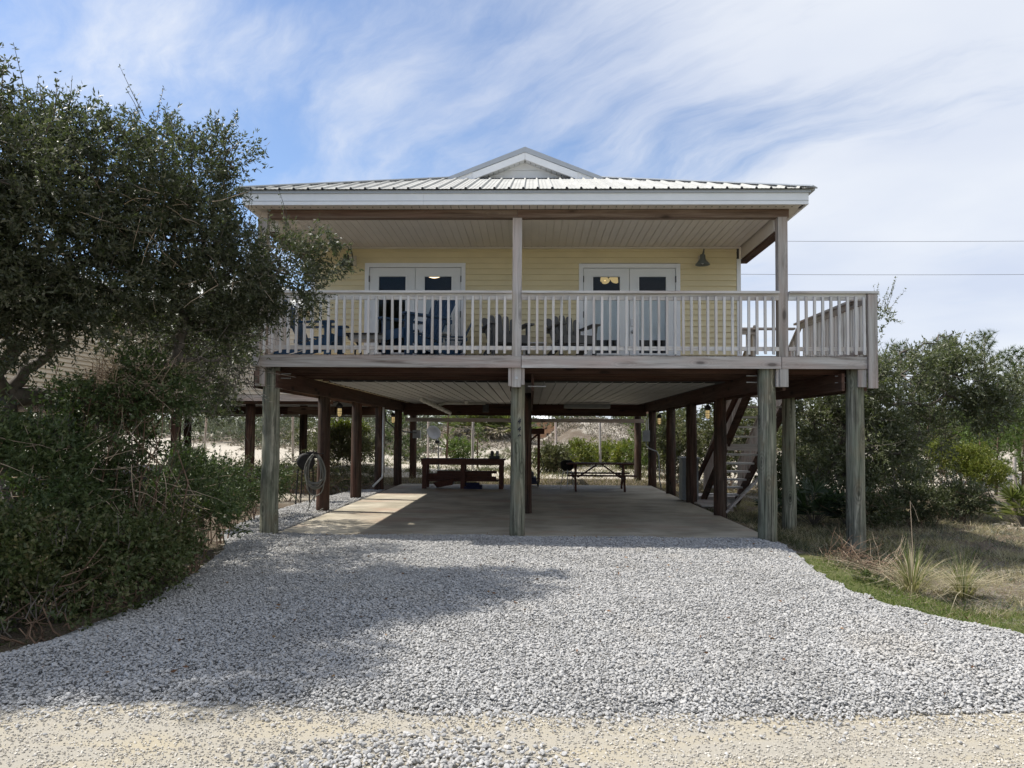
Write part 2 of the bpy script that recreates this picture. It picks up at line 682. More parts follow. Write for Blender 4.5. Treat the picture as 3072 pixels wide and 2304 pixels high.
# ------------------------------------------------------------------ ground
GR_R = [(3.50, 3.2), (4.6, 4.6), (4.05, 6.0), (3.70, 6.5), (3.42, 7.0), (3.28, 7.8), (3.32, 8.8), (3.55, 10.1), (3.72, 11.45)]
GR_L = [(-4.6, 3.6), (-4.1, 4.9), (-3.75, 5.25), (-3.63, 5.6), (-3.60, 6.15), (-3.54, 7.0), (-3.76, 8.4), (-4.15, 10.2), (-4.89, 11.85), (-5.2, 14.5), (-5.15, 17.0), (-4.9, 20.5)]
SLAB = (-3.93, 3.66, 11.55, 23.0)


def gravel_left(y):
    return np.interp(y, [p[1] for p in GR_L], [p[0] for p in GR_L])


def gravel_right(y):
    return np.interp(y, [p[1] for p in GR_R], [p[0] for p in GR_R])


def height(x, y):
    x, y = np.asarray(x, float), np.asarray(y, float)
    h = (fbm(x * 0.5, y * 0.5) - 0.5) * 0.10
    right = smooth01(x, 3.8, 4.5) * smooth01(y, 2.0, 5.0) * (1 - smooth01(y, 24, 30))
    near = smooth01(np.maximum(gravel_left(y) - x, x - gravel_right(y)), 0.0, 0.6)
    inslab = (y < 24) & (x > SLAB[0] - 1.4) & (x < SLAB[1])
    h = h * np.where(inslab, 0.15, near) - 0.15 * right
    h = np.where(x < -5, h + 0.1 * smooth01(-x, 5, 8), h)
    back = smooth01(y, 24, 38)
    h = h + 0.45 * back
    dune = smooth01(y, 34, 47) * (1.05 + 1.1 * (fbm(x * 0.09 + 3, y * 0.07) - 0.35))
    dune = dune + 1.7 * np.exp(-((x - 3.2) / 4.6) ** 2 - ((y - 45) / 5.5) ** 2)
    dune = dune + 0.95 * np.exp(-((x + 3.0) / 3.6) ** 2 - ((y - 44) / 4.0) ** 2)
    dune = dune + 0.8 * np.exp(-((x + 13) / 6) ** 2 - ((y - 46) / 7) ** 2)
    dune = dune + 0.45 * (fbm(x * 0.45, y * 0.45) - 0.5) * smooth01(y, 32, 44)
    dune = dune * 0.68 * (1 - 0.6 * np.exp(-((x - 0.55) / 1.15) ** 2) * smooth01(y, 37, 42))
    far = smooth01(y, 60, 110)
    h = h + dune * (1 - far) + 1.3 * far
    h = h - 0.03
    return h


def build_ground():
    xs = np.concatenate([-np.geomspace(300, 22, 26), np.arange(-21.5, 18.6, 0.22), np.geomspace(19, 300, 26)])
    ys = np.concatenate([-np.geomspace(200, 6, 14), np.arange(-5, 26, 0.22), np.arange(26, 58, 0.4), np.geomspace(58.5, 600, 30)])
    X, Y = np.meshgrid(xs, ys)
    Z = height(X, Y)
    nx, ny = len(xs), len(ys)
    co = np.stack([X, Y, Z], -1).reshape(-1, 3)
    i = np.arange(ny - 1)[:, None] * nx + np.arange(nx - 1)[None, :]
    faces = np.stack([i, i + 1, i + nx + 1, i + nx], -1).reshape(-1, 4)
    me = np_mesh('ground', co, faces)
    me.polygons.foreach_set('use_smooth', [True] * len(me.polygons))
    # soil kinds: x sand, y dead litter, z living green
    xf, yf = co[:, 0], co[:, 1]
    n1 = fbm(xf * 0.6, yf * 0.6)
    n2 = fbm(xf * 0.25 + 9, yf * 0.25)
    gl, gr = gravel_left(yf), gravel_right(yf)
    side_r = xf > 3.2
    green = np.exp(-np.clip(xf - gr, 0, 9) / 1.1) * side_r * (yf < 10.5) * (0.35 + n1 * 1.1)
    green = np.where((yf < 8.6) & side_r, np.maximum(green, smooth01(8.5 - yf, 0, 1.1) * (0.45 + 0.8 * n1)), green)
    litter = np.where(side_r & (yf < 26), 0.32 + smooth01(yf, 10.6, 12.5) * (1 - smooth01(yf, 17, 22)) * 0.7 + 0.45 * n1, 0.0)
    litter = np.where((xf < gl) & (yf < 21), 1.0 - 0.8 * smooth01(yf, 14, 20), litter)
    litter = np.where((yf > 19.5) & (yf < 26.5) & (xf < 6), 0.9, litter)
    dune_scrub = smooth01(yf, 36, 41) * (0.28 + smooth01(n1, 0.38, 0.6) * 0.42)
    litter = np.maximum(litter, dune_scrub)
    sand = np.clip(1 - litter - green, 0, 1) * (0.55 + 0.7 * n2)
    sand = np.where((yf > 27) & (yf < 37), 1.0 - 0.25 * n1, sand)
    for nm, a in (('sand', sand), ('litter', litter), ('green', green)):
        at_ = me.attributes.new(nm, 'FLOAT', 'POINT')
        at_.data.foreach_set('value', np.clip(a, 0, 1).astype(np.float32))
    t = NT('sandy_ground')
    tc = t.n('ShaderNodeTexCoord').outputs['Object']
    f1 = t.noise(tc, 9, 6, 0.7)
    f2 = t.noise(tc, 60, 4, 0.7)
    f3 = t.noise(tc, 1.6, 5, 0.6)

    def A(nm):
        return t.n('ShaderNodeAttribute', attribute_name=nm).outputs['Fac']
    brk = t.math('ADD', t.math('MULTIPLY', t.math('SUBTRACT', f1, 0.5), 1.3), t.math('MULTIPLY', t.math('SUBTRACT', f3, 0.5), 1.0))
    soil = t.ramp(f2, [(0.3, (0.16, 0.14, 0.115)), (0.7, (0.33, 0.30, 0.25))])
    sandc = t.ramp(t.math('ADD', t.math('MULTIPLY', f2, 0.5), t.math('MULTIPLY', f1, 0.5)), [(0.3, (0.36, 0.32, 0.26)), (0.7, (0.52, 0.48, 0.41))])
    litc = t.ramp(t.math('ADD', t.math('MULTIPLY', f2, 0.6), t.math('MULTIPLY', f1, 0.4)), [(0.32, (0.045, 0.036, 0.027)), (0.5, (0.12, 0.095, 0.07)), (0.68, (0.25, 0.21, 0.16))])
    grc = t.ramp(f2, [(0.3, (0.06, 0.07, 0.028)), (0.7, (0.15, 0.155, 0.065))])
    col = t.mix(t.mapr(t.math('ADD', A('sand'), brk), 0.35, 0.65), soil, sandc)
    col = t.mix(t.mapr(t.math('ADD', A('litter'), brk), 0.35, 0.7), col, litc)
    col = t.mix(t.mapr(t.math('ADD', A('green'), brk), 0.35, 0.7), col, grc)
    me.materials.append(t.done(col, 0.95, t.bump(t.math('ADD', f1, t.math('MULTIPLY', f2, 0.5)), 0.8, 0.03), 0.1))
    o = bpy.data.objects.new('ground', me)
    COL.objects.link(o)
    tag(o, kind='structure')


def np_mesh(name, co, faces):
    """mesh from numpy arrays, all faces with the same number of corners"""
    me = bpy.data.meshes.new(name)
    co = np.ascontiguousarray(co, np.float32)
    faces = np.ascontiguousarray(faces, np.int32)
    n, k = faces.shape
    me.vertices.add(len(co))
    me.vertices.foreach_set('co', co.ravel())
    me.loops.add(n * k)
    me.loops.foreach_set('vertex_index', faces.ravel())
    me.polygons.add(n)
    me.polygons.foreach_set('loop_start', np.arange(n, dtype=np.int32) * k)
    me.update(calc_edges=True)
    return me


build_ground()

# driveway bed, road, slab -------------------------------------------------
def gravel_edge_front(x):
    return np.interp(x, [-6, -3.0, -1.7, -0.4, 0.9, 1.8, 2.9, 6], [4.25, 4.28, 4.34, 4.31, 4.25, 4.32, 4.50, 4.8]) + 0.09 * (vnoise(x * 2.3, x * 0 + 2.2) - 0.5) + 0.06 * (vnoise(x * 8, x * 0 + 5.2) - 0.5)


def bed_mat(name, stops, scale):
    t = NT(name)
    v = t.coords((1, 1, 1), rnd=False)
    vo = t.n('ShaderNodeTexVoronoi')
    vo.inputs['Scale'].default_value = scale
    t.l(v, vo.inputs['Vector'])
    f = t.noise(v, 3, 5)
    col = t.ramp(t.math('ADD', t.math('MULTIPLY', vo.outputs['Distance'], 0.5), t.math('MULTIPLY', f, 0.5)), stops)
    return t.done(col, 0.95, t.bump(vo.outputs['Distance'], 0.8, 0.01), 0.15)


def road_mat():
    t = NT('packed_sand_road')
    v = t.coords((1, 1, 1), rnd=False)
    f1 = t.noise(v, 130, 5, 0.8)
    f2 = t.noise(v, 2.2, 4, 0.6)
    vs_ = t.coords((0.9, 4.5, 1), rnd=False)
    f3 = t.noise(vs_, 1.0, 4, 0.6)
    base = t.ramp(f1, [(0.3, (0.25, 0.23, 0.19)), (0.5, (0.35, 0.325, 0.275)), (0.75, (0.43, 0.41, 0.365))])
    yel = t.ramp(f1, [(0.3, (0.33, 0.285, 0.195)), (0.7, (0.45, 0.40, 0.30))])
    col = t.mix(t.mapr(t.math('ADD', t.math('MULTIPLY', f2, 0.5), t.math('MULTIPLY', f3, 0.6)), 0.5, 0.68, 0.0, 0.8), base, yel)
    return t.done(col, 0.95, t.bump(f1, 0.6, 0.006), 0.15)


ex = np.arange(-6, 6.01, 0.1)
mb = MB()
for a, b in zip(ex[:-1], ex[1:]):
    mb.quad((a, -3, 0.0), (b, -3, 0.0), (b, float(gravel_edge_front(b)) + 0.15, 0.0), (a, float(gravel_edge_front(a)) + 0.15, 0.0))
tag(mb.build('road', road_mat()), kind='structure')
for o in (bpy.data.objects['road'],):
    o.location.z = 0.004

mb = MB()
yy = np.arange(4.65, 20.5, 0.15)
for a, b in zip(ex[:-1], ex[1:]):
    if a > -4.2 and b < 4.6:
        mb.quad((a, float(gravel_edge_front(a)) + .10, 0.012), (b, float(gravel_edge_front(b)) + .10, 0.012), (b, 4.65, 0.012), (a, 4.65, 0.012))
for a, b in zip(yy[:-1], yy[1:]):
    la, lb = float(gravel_left(a)), float(gravel_left(b))
    ra = float(gravel_right(a)) if a < 11.4 else SLAB[0] + 0.05
    rb = float(gravel_right(b)) if b < 11.4 else (SLAB[0] + 0.05 if a >= 11.4 else float(gravel_right(b)))
    if a < 11.4 <= b:
        rb = ra
    n = 24
    xa, xb = np.linspace(la, ra, n), np.linspace(lb, rb, n)
    for k in range(n - 1):
        za = [0.0] * 2
        mb.quad((xa[k], a, 0.012), (xa[k + 1], a, 0.012), (xb[k + 1], b, 0.012), (xb[k], b, 0.012))
MAT['gravel_bed'] = bed_mat('grey_gravel_bed', [(0.2, (0.14, 0.14, 0.137)), (0.5, (0.25, 0.25, 0.243)), (0.8, (0.36, 0.36, 0.35))], 34)
tag(mb.build('gravel_driveway', 'gravel_bed'), kind='structure')


def concrete_mat():
    t = NT('broomed_concrete')
    v = t.coords((1, 1, 1), rnd=False)
    f1 = t.noise(v, 1.1, 6, 0.6)
    f2 = t.noise(v, 70, 4, 0.7)
    vb = t.coords((1.2, 26, 1), rnd=False)
    f3 = t.noise(vb, 1.0, 4, 0.6)
    col = t.ramp(f1, [(0.34, (0.27, 0.235, 0.17)), (0.5, (0.42, 0.375, 0.285)), (0.64, (0.53, 0.48, 0.38))])
    col = t.mix(t.mapr(f3, 0.4, 0.7, 0.0, 0.55), col, (0.30, 0.275, 0.23))
    vr = t.coords((0.55, 0.9, 1), rnd=False)
    f4 = t.noise(vr, 1.0, 4, 0.55)
    col = t.mix(t.mapr(f4, 0.52, 0.68, 0.0, 0.6), col, (0.36, 0.235, 0.17))
    f5 = t.noise(t.coords((0.8, 1.5, 1), rnd=False), 1.3, 5, 0.65)
    col = t.mix(t.mapr(f5, 0.52, 0.68, 0.0, 0.65), col, (0.21, 0.19, 0.155))
    return t.done(col, t.mapr(f1, 0.3, 0.7, 0.6, 0.8), t.bump(t.math('ADD', f2, f3), 0.25, 0.004), 0.3)


mb = MB()
x0, x1, y0, y1 = SLAB
mb.box(x0, x1, y0, y1, -0.08, 0.035)
tag(mb.build('concrete_slab', concrete_mat()), kind='structure')


# loose stones: instanced pebbles, nobody could count them ---------------------
def stone_sources(prefix, mat, seeds, flat=0.62):
    import bmesh
    col = bpy.data.collections.new(prefix)
    for s in seeds:
        rg = np.random.default_rng(s)
        bm = bmesh.new()
        bmesh.ops.create_icosphere(bm, subdivisions=2, radius=0.5)
        cuts = [(Vector(rg.normal(size=3)).normalized(), rg.uniform(0.22, 0.40)) for _ in range(9)]
        for v in bm.verts:
            p = v.co.copy()
            for nrm, d in cuts:
                e = p.dot(nrm) - d
                if e > 0:
                    p -= nrm * e
            v.co = Vector((p.x * rg.uniform(0.98, 1.02), p.y * 0.8, p.z * flat))
        me = bpy.data.meshes.new(prefix + '_stone')
        bm.to_mesh(me)
        bm.free()
        me.materials.append(mat)
        o = bpy.data.objects.new(prefix + '_stone', me)
        col.objects.link(o)
    return col


def stone_mat(name, stops):
    t = NT(name)
    v = t.coords((1, 1, 1))
    n = t.noise(v, 3.0, 4)
    col = t.ramp(t.math('ADD', t.math('MULTIPLY', t.rand(), 0.8), t.math('MULTIPLY', n, 0.2)), stops)
    pos = t.n('ShaderNodeNewGeometry').outputs['Position']
    mp_ = t.n('ShaderNodeMapping')
    mp_.inputs['Scale'].default_value = (1.0, 0.7, 1.0)
    t.l(pos, mp_.inputs[0])
    big = t.noise(mp_.outputs[0], 0.9, 5, 0.6)
    col = t.mix(t.mapr(big, 0.48, 0.66, 0.0, 0.5), col, t.mix(1.0, col, (0.72, 0.71, 0.69), 'MULTIPLY'))
    col = t.mix(t.mapr(big, 0.44, 0.32, 0.0, 0.35), col, t.mix(1.0, col, (1.0, 0.93, 0.82), 'MULTIPLY'))
    return t.done(col, 0.75, None, 0.3)


def scatter(name, pts, scl, col, tilt=0.5, seed=1):
    me = bpy.data.meshes.new(name)
    me.vertices.add(len(pts))
    me.vertices.foreach_set('co', np.asarray(pts, np.float32).ravel())
    a = me.attributes.new('size', 'FLOAT', 'POINT')
    a.data.foreach_set('value', np.asarray(scl, np.float32))
    o = bpy.data.objects.new(name, me)
    COL.objects.link(o)
    tag(o, kind='stuff')
    g = bpy.data.node_groups.new(name + '_nodes', 'GeometryNodeTree')
    g.interface.new_socket('Geometry', in_out='INPUT', socket_type='NodeSocketGeometry')
    g.interface.new_socket('Geometry', in_out='OUTPUT', socket_type='NodeSocketGeometry')
    gi, go = g.nodes.new('NodeGroupInput'), g.nodes.new('NodeGroupOutput')
    iop = g.nodes.new('GeometryNodeInstanceOnPoints')
    ci = g.nodes.new('GeometryNodeCollectionInfo')
    ci.inputs['Collection'].default_value = col
    ci.inputs['Separate Children'].default_value = True
    ci.inputs['Reset Children'].default_value = True
    rv = g.nodes.new('FunctionNodeRandomValue')
    rv.data_type = 'FLOAT_VECTOR'
    rv.inputs[0].default_value = (-tilt, -tilt, 0)
    rv.inputs[1].default_value = (tilt, tilt, 6.283)
    rv.inputs['Seed'].default_value = seed
    na = g.nodes.new('GeometryNodeInputNamedAttribute')
    na.data_type = 'FLOAT'
    na.inputs['Name'].default_value = 'size'
    iop.inputs['Pick Instance'].default_value = True
    L = g.links.new
    L(gi.outputs[0], iop.inputs['Points'])
    L(ci.outputs[0], iop.inputs['Instance'])
    L(rv.outputs[0], iop.inputs['Rotation'])
    L(na.outputs[0], iop.inputs['Scale'])
    L(iop.outputs[0], go.inputs[0])
    md = o.modifiers.new('scatter', 'NODES')
    md.node_group = g
    return o


grey_stones = stone_sources('grey_pebbles', stone_mat('limestone_gravel', [(0.0, (0.285, 0.28, 0.27)), (0.25, (0.35, 0.344, 0.332)), (0.6, (0.405, 0.397, 0.382)), (0.9, (0.47, 0.46, 0.442)), (1.0, (0.38, 0.335, 0.285))]), range(20, 28))
tan_stones = stone_sources('tan_pebbles', stone_mat('sandy_pebbles', [(0.0, (0.24, 0.22, 0.195)), (0.4, (0.40, 0.37, 0.315)), (0.8, (0.54, 0.51, 0.45)), (1.0, (0.36, 0.345, 0.335))]), range(40, 44))


def in_driveway(x, y):
    ok = (x > gravel_left(y) + 0.03 * np.sin(y * 9)) & (y > gravel_edge_front(x))
    rr = np.where(y < 11.52, gravel_right(y) + 0.04 * np.sin(y * 11), SLAB[0] - 0.02)
    return ok & (x < rr) & (y < 20.3)


def gravel_points():
    rg = np.random.default_rng(11)
    P, S = [], []
    for (ya, yb, dens, smin, smax) in ((4.1, 6.0, 5600, 0.013, 0.030), (6.0, 8.5, 4600, 0.014, 0.031), (8.5, 11.6, 3400, 0.016, 0.034), (11.6, 20.4, 1900, 0.022, 0.041)):
        xa, xb = (-4.5, 4.8) if ya < 11 else (-5.3, -3.9)
        n = int((yb - ya) * (xb - xa) * dens)
        x, y = rg.uniform(xa, xb, n), rg.uniform(ya, yb, n)
        k = in_driveway(x, y)
        x, y = x[k], y[k]
        lump = 0.05 * (fbm(x * 1.3, y * 1.3) - 0.5)
        edge = np.minimum(np.minimum(x - gravel_left(y), np.where(y < 11.5, gravel_right(y), SLAB[0] + 1) - x), y - gravel_edge_front(x))
        heap = 0.045 * smooth01(edge, 0.0, 0.3)
        near_slab = np.where((y > 11.2) & (x > -3.9), -0.02, 0.0)
        z = 0.006 + heap + np.maximum(lump, -0.01) + rg.uniform(-0.010, 0.012, len(x)) + near_slab
        P.append(np.stack([x, y, z], 1))
        S.append(rg.uniform(smin, smax, len(x)) * rg.choice([0.6, 1.0, 1.2, 1.6], len(x), p=[0.32, 0.43, 0.2, 0.05]))
    # spill in the road
    n = 2600
    x, y = rg.normal(-0.55, 0.42, n), rg.normal(3.45, 0.33, n)
    k = (y < 4.1) & (((x + 0.6) / 0.85) ** 2 + ((y - 3.35) / 0.62) ** 2 < 1 + 0.5 * vnoise(x * 5, y * 5))
    P.append(np.stack([x, y, rg.uniform(0.008, 0.028, n)], 1)[k])
    S.append(rg.uniform(0.018, 0.042, n)[k])
    n = 800
    x = rg.uniform(-3.5, 4, n)
    y = gravel_edge_front(x) - np.abs(rg.normal(0, 0.15, n))
    P.append(np.stack([x, y, np.full(n, 0.014)], 1))
    S.append(rg.uniform(0.014, 0.034, n))
    return np.concatenate(P), np.concatenate(S)


gp, gs_ = gravel_points()
scatter('gravel', gp, gs_, grey_stones, 0.45, 3)
rg = np.random.default_rng(12)
n = 52000
x, y = rg.uniform(-3.6, 4.2, n), rg.uniform(3.1, 4.5, n)
k = (y < gravel_edge_front(x)) & (rg.uniform(0, 1, n) < 0.25 + 0.9 * vnoise(x * 1.7, y * 4.0))
scatter('road_pebbles', np.stack([x, y, np.full(n, 0.007)], 1)[k], (rg.uniform(0.005, 0.015, n) * rg.choice([1, 1, 1, 1.7], n))[k], tan_stones, 0.5, 5)


# ------------------------------------------------------------------ the stilt house
XC = -0.13
house = thing('stilt_house', 'yellow beach house raised on round timber pilings with a front porch deck', 'house', (XC, 17.2, 0.0), world_parts=True)
H = house
YF, YW = 11.27, 13.2           # deck front face, porch back wall
ZD = 2.785                      # deck boards top
WL, WR = -3.915, 3.655

# pilings
PILE_SEG = 14
pile_roots = {}


def pile_mesh(z0, z1, r0, r1, seed, mat):
    rg = random.Random(seed)
    pts, rad = [], []
    n = 9
    for k in range(n + 1):
        s = k / n
        pts.append((rg.uniform(-.006, .006), rg.uniform(-.006, .006), z0 + (z1 - z0) * s))
        rad.append((r0 + (r1 - r0) * s) * rg.uniform(0.985, 1.015))
    return MB().tube(pts, rad, PILE_SEG).mesh('piling', mat, True)


def piling(x, y, zb, zt, r, mat, seed, label=None):
    me = pile_mesh(zb - 0.15, zt, r * 1.04, r * 0.93, seed, mat)
    o = place('piling', me, (x, y, 0), H, (0, 0, random.uniform(0, 6.28)))
    if label:
        o['label'] = label
    pile_roots[(round(x, 1), round(y, 1))] = o
    return o


piling(-4.0, 11.45, 0, 2.70, .135, 'pile', 1)
piling(-0.20, 11.60, 0, 2.42, .117, 'pile', 2, 'front centre piling with black house number 449')
piling(3.56, 11.42, 0, 2.70, .138, 'pile', 3)
piling(4.89, 11.45, -0.16, 2.70, .135, 'pile', 4)
piling(4.80, 14.1, -0.14, 2.5, .125, 'pile', 5)
for k, yy_ in enumerate((14.85, 17.65, 20.35, 23.2)):
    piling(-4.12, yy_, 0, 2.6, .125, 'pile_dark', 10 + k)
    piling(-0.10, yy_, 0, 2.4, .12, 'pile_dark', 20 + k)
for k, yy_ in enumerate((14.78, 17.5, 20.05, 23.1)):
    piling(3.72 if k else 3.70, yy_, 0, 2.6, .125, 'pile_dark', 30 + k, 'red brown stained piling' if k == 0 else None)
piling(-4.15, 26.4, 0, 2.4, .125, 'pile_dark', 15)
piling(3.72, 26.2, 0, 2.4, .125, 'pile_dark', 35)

# house number on the front centre piling
pc = pile_roots[(-0.2, 11.6)]
pc.rotation_euler = (0, 0, 0)
for ch, z in (('4', 1.752), ('4', 1.632), ('9', 1.512)):
    cu = bpy.data.curves.new('digit', 'FONT')
    cu.body = ch
    cu.size = 0.10
    cu.shear = 0.15
    cu.extrude = 0.004
    cu.offset = 0.0035
    cu.align_x = 'CENTER'
    tmp = bpy.data.objects.new('digit', cu)
    COL.objects.link(tmp)
    dg = bpy.context.evaluated_depsgraph_get()
    me = bpy.data.meshes.new_from_object(tmp.evaluated_get(dg))
    bpy.data.objects.remove(tmp)
    me.materials.append(MAT['black'])
    o = bpy.data.objects.new('digit', me)
    COL.objects.link(o)
    o.parent = pc
    o.location = (0.02, -0.131, z)
    o.rotation_euler = (R(90), 0, 0)

# floor beams on the pilings, front to back, and joist ends on top
for xb, tag_ in ((-4.06, 'l'), (3.64, 'r'), (-0.14, 'c')):
    for s in (-1, 1):
        y_start = 11.36 if tag_ != 'c' else 11.75
        MB().box(xb + s * 0.165 - 0.022, xb + s * 0.165 + 0.022, y_start, 26.6, 2.27, 2.535).build('floor_beam', 'brown_y', H)
for s in (-1, 1):
    MB().box(4.85 + s * .165 - .022, 4.85 + s * .165 + .022, 11.36, 14.4, 2.27, 2.535).build('floor_beam', 'brown_y', H)
jme = MB().box(-4.262, 3.88, -0.02, 0.02, -0.115, 0.1).mesh('joist', MAT['brown_x'])
k = 0
for yj in np.arange(11.62, 26.5, 0.405):
    o = place('joist', jme, (0, float(yj), 2.65), H)
jme2 = MB().box(3.86, 5.12, -0.02, 0.02, -0.115, 0.1).mesh('joist', MAT['brown_x'])
for yj in np.arange(11.62, 14.4, 0.405):
    place('joist', jme2, (0, float(yj) + 0.045, 2.65), H)
# rafter-like hanger straps at the joist ends
sme = MB().box(-0.006, 0.006, -0.03, 0.03, -0.14, 0.08).mesh('hanger', MAT['steel'])
for yj in np.arange(11.62, 26.5, 0.405):
    for xs_ in (-4.269, 3.887):
        place('hanger', sme, (xs_ + (0.0 if xs_ < 0 else 0), float(yj), 2.62), H)

for xa, xb in ((-4.235, -4.207), (3.79, 3.818)):  # added boards that stop sun leaking between joists over the outer beams
    MB().box(xa, xb, 11.66, 26.5, 2.5365, 2.748).build('light_stop_board', 'brown_y', H)

# deck boards, front to back
bme = MB().box(-0.066, 0.066, 0, 1.86, 0, 0.025).mesh('deck_board', MAT['grey_y'])
for i in range(57):
    place('deck_board', bme, (-4.14 + i * 0.14, YF + 0.045, ZD - 0.025), H)
bme2 = MB().box(-0.066, 0.066, 0, 3.12, 0, 0.025).mesh('deck_board', MAT['grey_y'])
for i in range(9):
    place('deck_board', bme2, (3.93 + i * 0.14, YF + 0.045, ZD - 0.025), H)

# rim boards
for xa, xb in ((-4.235, -0.155), (-0.145, 3.73), (3.74, 4.995)):
    MB().box(xa, xb, YF - 0.02, YF + 0.02, 2.588, 2.765).build('rim_board', 'grey_x', H)
MB().box(-4.235, -4.195, YF + 0.022, 13.15, 2.588, 2.765).build('rim_board', 'grey_y', H)
MB().box(5.13, 5.17, YF + 0.022, 14.45, 2.588, 2.765).build('rim_board', 'grey_y', H)
MB().box(3.84, 5.128, 14.41, 14.45, 2.588, 2.765).build('rim_board', 'grey_x', H)

# posts
cp = MB().box(-0.291, -0.151, YF + 0.022, YF + 0.162, 2.30, 4.878).build('porch_post', 'grey_z', H)
MB().box(3.70, 3.84, YF - 0.005, YF + 0.135, 2.768, 4.878).build('porch_post', 'grey_z', H)
MB().box(-4.2, -4.06, YF + 0.022, YF + 0.162, 2.30, 4.878).build('porch_post', 'grey_z', H)
# blocks bolted to the pile heads
bl = MB().box(-0.345, -0.296, YF + 0.024, YF + 0.17, 2.315, 2.583).build('post_block', 'grey_z', H)
MB().box(-0.146, -0.10, YF + 0.024, YF + 0.17, 2.335, 2.583).build('post_block', 'grey_z', H)
MB().box(3.712, 3.835, YF - 0.015, YF + 0.14, 2.318, 2.583).build('post_block', 'grey_z', H)
MB().box(3.665, 3.708, YF + 0.01, YF + 0.15, 2.32, 2.583).build('post_block', 'grey_z', H)
MB().box(-4.19, -4.135, YF - 0.01, YF + 0.02, 2.335, 2.583).build('post_block', 'beam_z', H)
MB().box(4.87, 4.99, YF + 0.0, YF + 0.03, 2.32, 2.583).build('post_block', 'grey_z', H)
MB().box(5.0, 5.135, YF - 0.062, YF - 0.022, 2.30, 3.70).build('end_post', 'grey_z', H)
MB().box(4.995, 5.128, YF - 0.019, YF + 0.1, 2.77, 3.70).build('end_post', 'grey_z', H)
MB().box(-4.235, -4.12, YF - 0.062, YF - 0.022, 2.60, 3.70).build('end_post', 'grey_z', H)
MB().box(-0.24, -0.2, YF + 0.01, YF + 0.021, 2.415, 2.455).build('bolt_plate', 'steel', H)
for bx, by, bz in ((-4.0, 11.5, 2.50), (-4.0, 11.5, 2.43), (3.56, 11.5, 2.50), (3.56, 11.5, 2.40), (4.9, 11.5, 2.5), (4.9, 11.5, 2.4), (-0.05, 11.6, 2.33)):
    d = -1 if bx > 0 else 1
    MB().tube([(bx, by, bz), (bx + d * 0.28, by, bz)], 0.009, 6).build('bolt', 'steel', H)

# railings
def railing(name='railing'):
    return group_part(name, H)


BAL = MB().hexa([(-.018, -.018, -0.425), (.018, -.018, -0.425), (.018, .018, -0.405), (-.018, .018, -0.405),
                 (-.018, -.018, 0.44), (.018, -.018, 0.44), (.018, .018, 0.452), (-.018, .018, 0.452)]).mesh('baluster', MAT['pale_z'])
ZB = 3.22
BALG = BAL.copy()
BALG.materials[0] = MAT['grey_z']
fr = railing()
for xa, xb in ((-4.11, -0.295), (-0.147, 3.695), (3.845, 4.99)):
    MB().box(xa, xb, YF - 0.02, YF + 0.02, 3.615, 3.708).build('top_rail', 'pale_x', fr)
    MB().box(xa, xb, YF - 0.02, YF + 0.02, 2.855, 2.915).build('bottom_rail', 'pale_x', fr)
for xa, xb in ((-4.235, -0.295), (-0.147, 3.695), (3.845, 5.16)):
    MB().box(xa, xb, YF - 0.075, YF + 0.065, 3.710, 3.745).build('rail_cap', 'pale_x', fr)
xs_b = [x for x in np.arange(-4.045, 4.97, 0.1215) if not (-0.33 < x < -0.115 or 3.67 < x < 3.87)]
rr_ = random.Random(5)
for x in xs_b:
    place('baluster', BAL, (float(x), YF - 0.0405 + rr_.uniform(-.0015, .0015), ZB + rr_.uniform(-.004, .004)), fr, (rr_.uniform(-.004, .004), rr_.uniform(-.006, .006), 0))
lr = railing()
MB().box(-4.215, -4.175, YF + 0.17, 13.1, 3.615, 3.708).build('top_rail', 'pale_y', lr)
MB().box(-4.215, -4.175, YF + 0.17, 13.1, 2.855, 2.915).build('bottom_rail', 'pale_y', lr)
MB().box(-4.265, -4.125, YF + 0.066, 13.1, 3.710, 3.745).build('rail_cap', 'pale_y', lr)
for y in np.arange(11.5, 13.05, 0.1215):
    place('baluster', BAL, (-4.236, float(y), ZB), lr)
rr2 = railing()
MB().box(5.09, 5.128, YF + 0.11, 14.4, 3.615, 3.708).build('top_rail', 'grey_y', rr2)
MB().box(5.09, 5.128, YF + 0.11, 14.4, 2.855, 2.915).build('bottom_rail', 'grey_y', rr2)
MB().box(5.04, 5.18, YF + 0.066, 14.5, 3.710, 3.745).build('rail_cap', 'grey_y', rr2)
for y in np.arange(11.45, 14.35, 0.1215):
    place('baluster', BAL, (5.149, float(y), ZB), rr2)
rb = railing()
MB().box(3.86, 4.30, 14.40, 14.44, 3.52, 3.61).build('top_rail', 'grey_x', rb)
MB().box(3.86, 5.03, 14.35, 14.49, 3.612, 3.647).build('rail_cap', 'grey_x', rb)
MB().box(3.86, 4.30, 14.40, 14.44, 2.855, 2.915).build('bottom_rail', 'grey_x', rb)
for x in np.arange(3.9, 4.3, 0.1215):
    place('baluster', BAL, (float(x), 14.465, ZB - 0.09), rb)

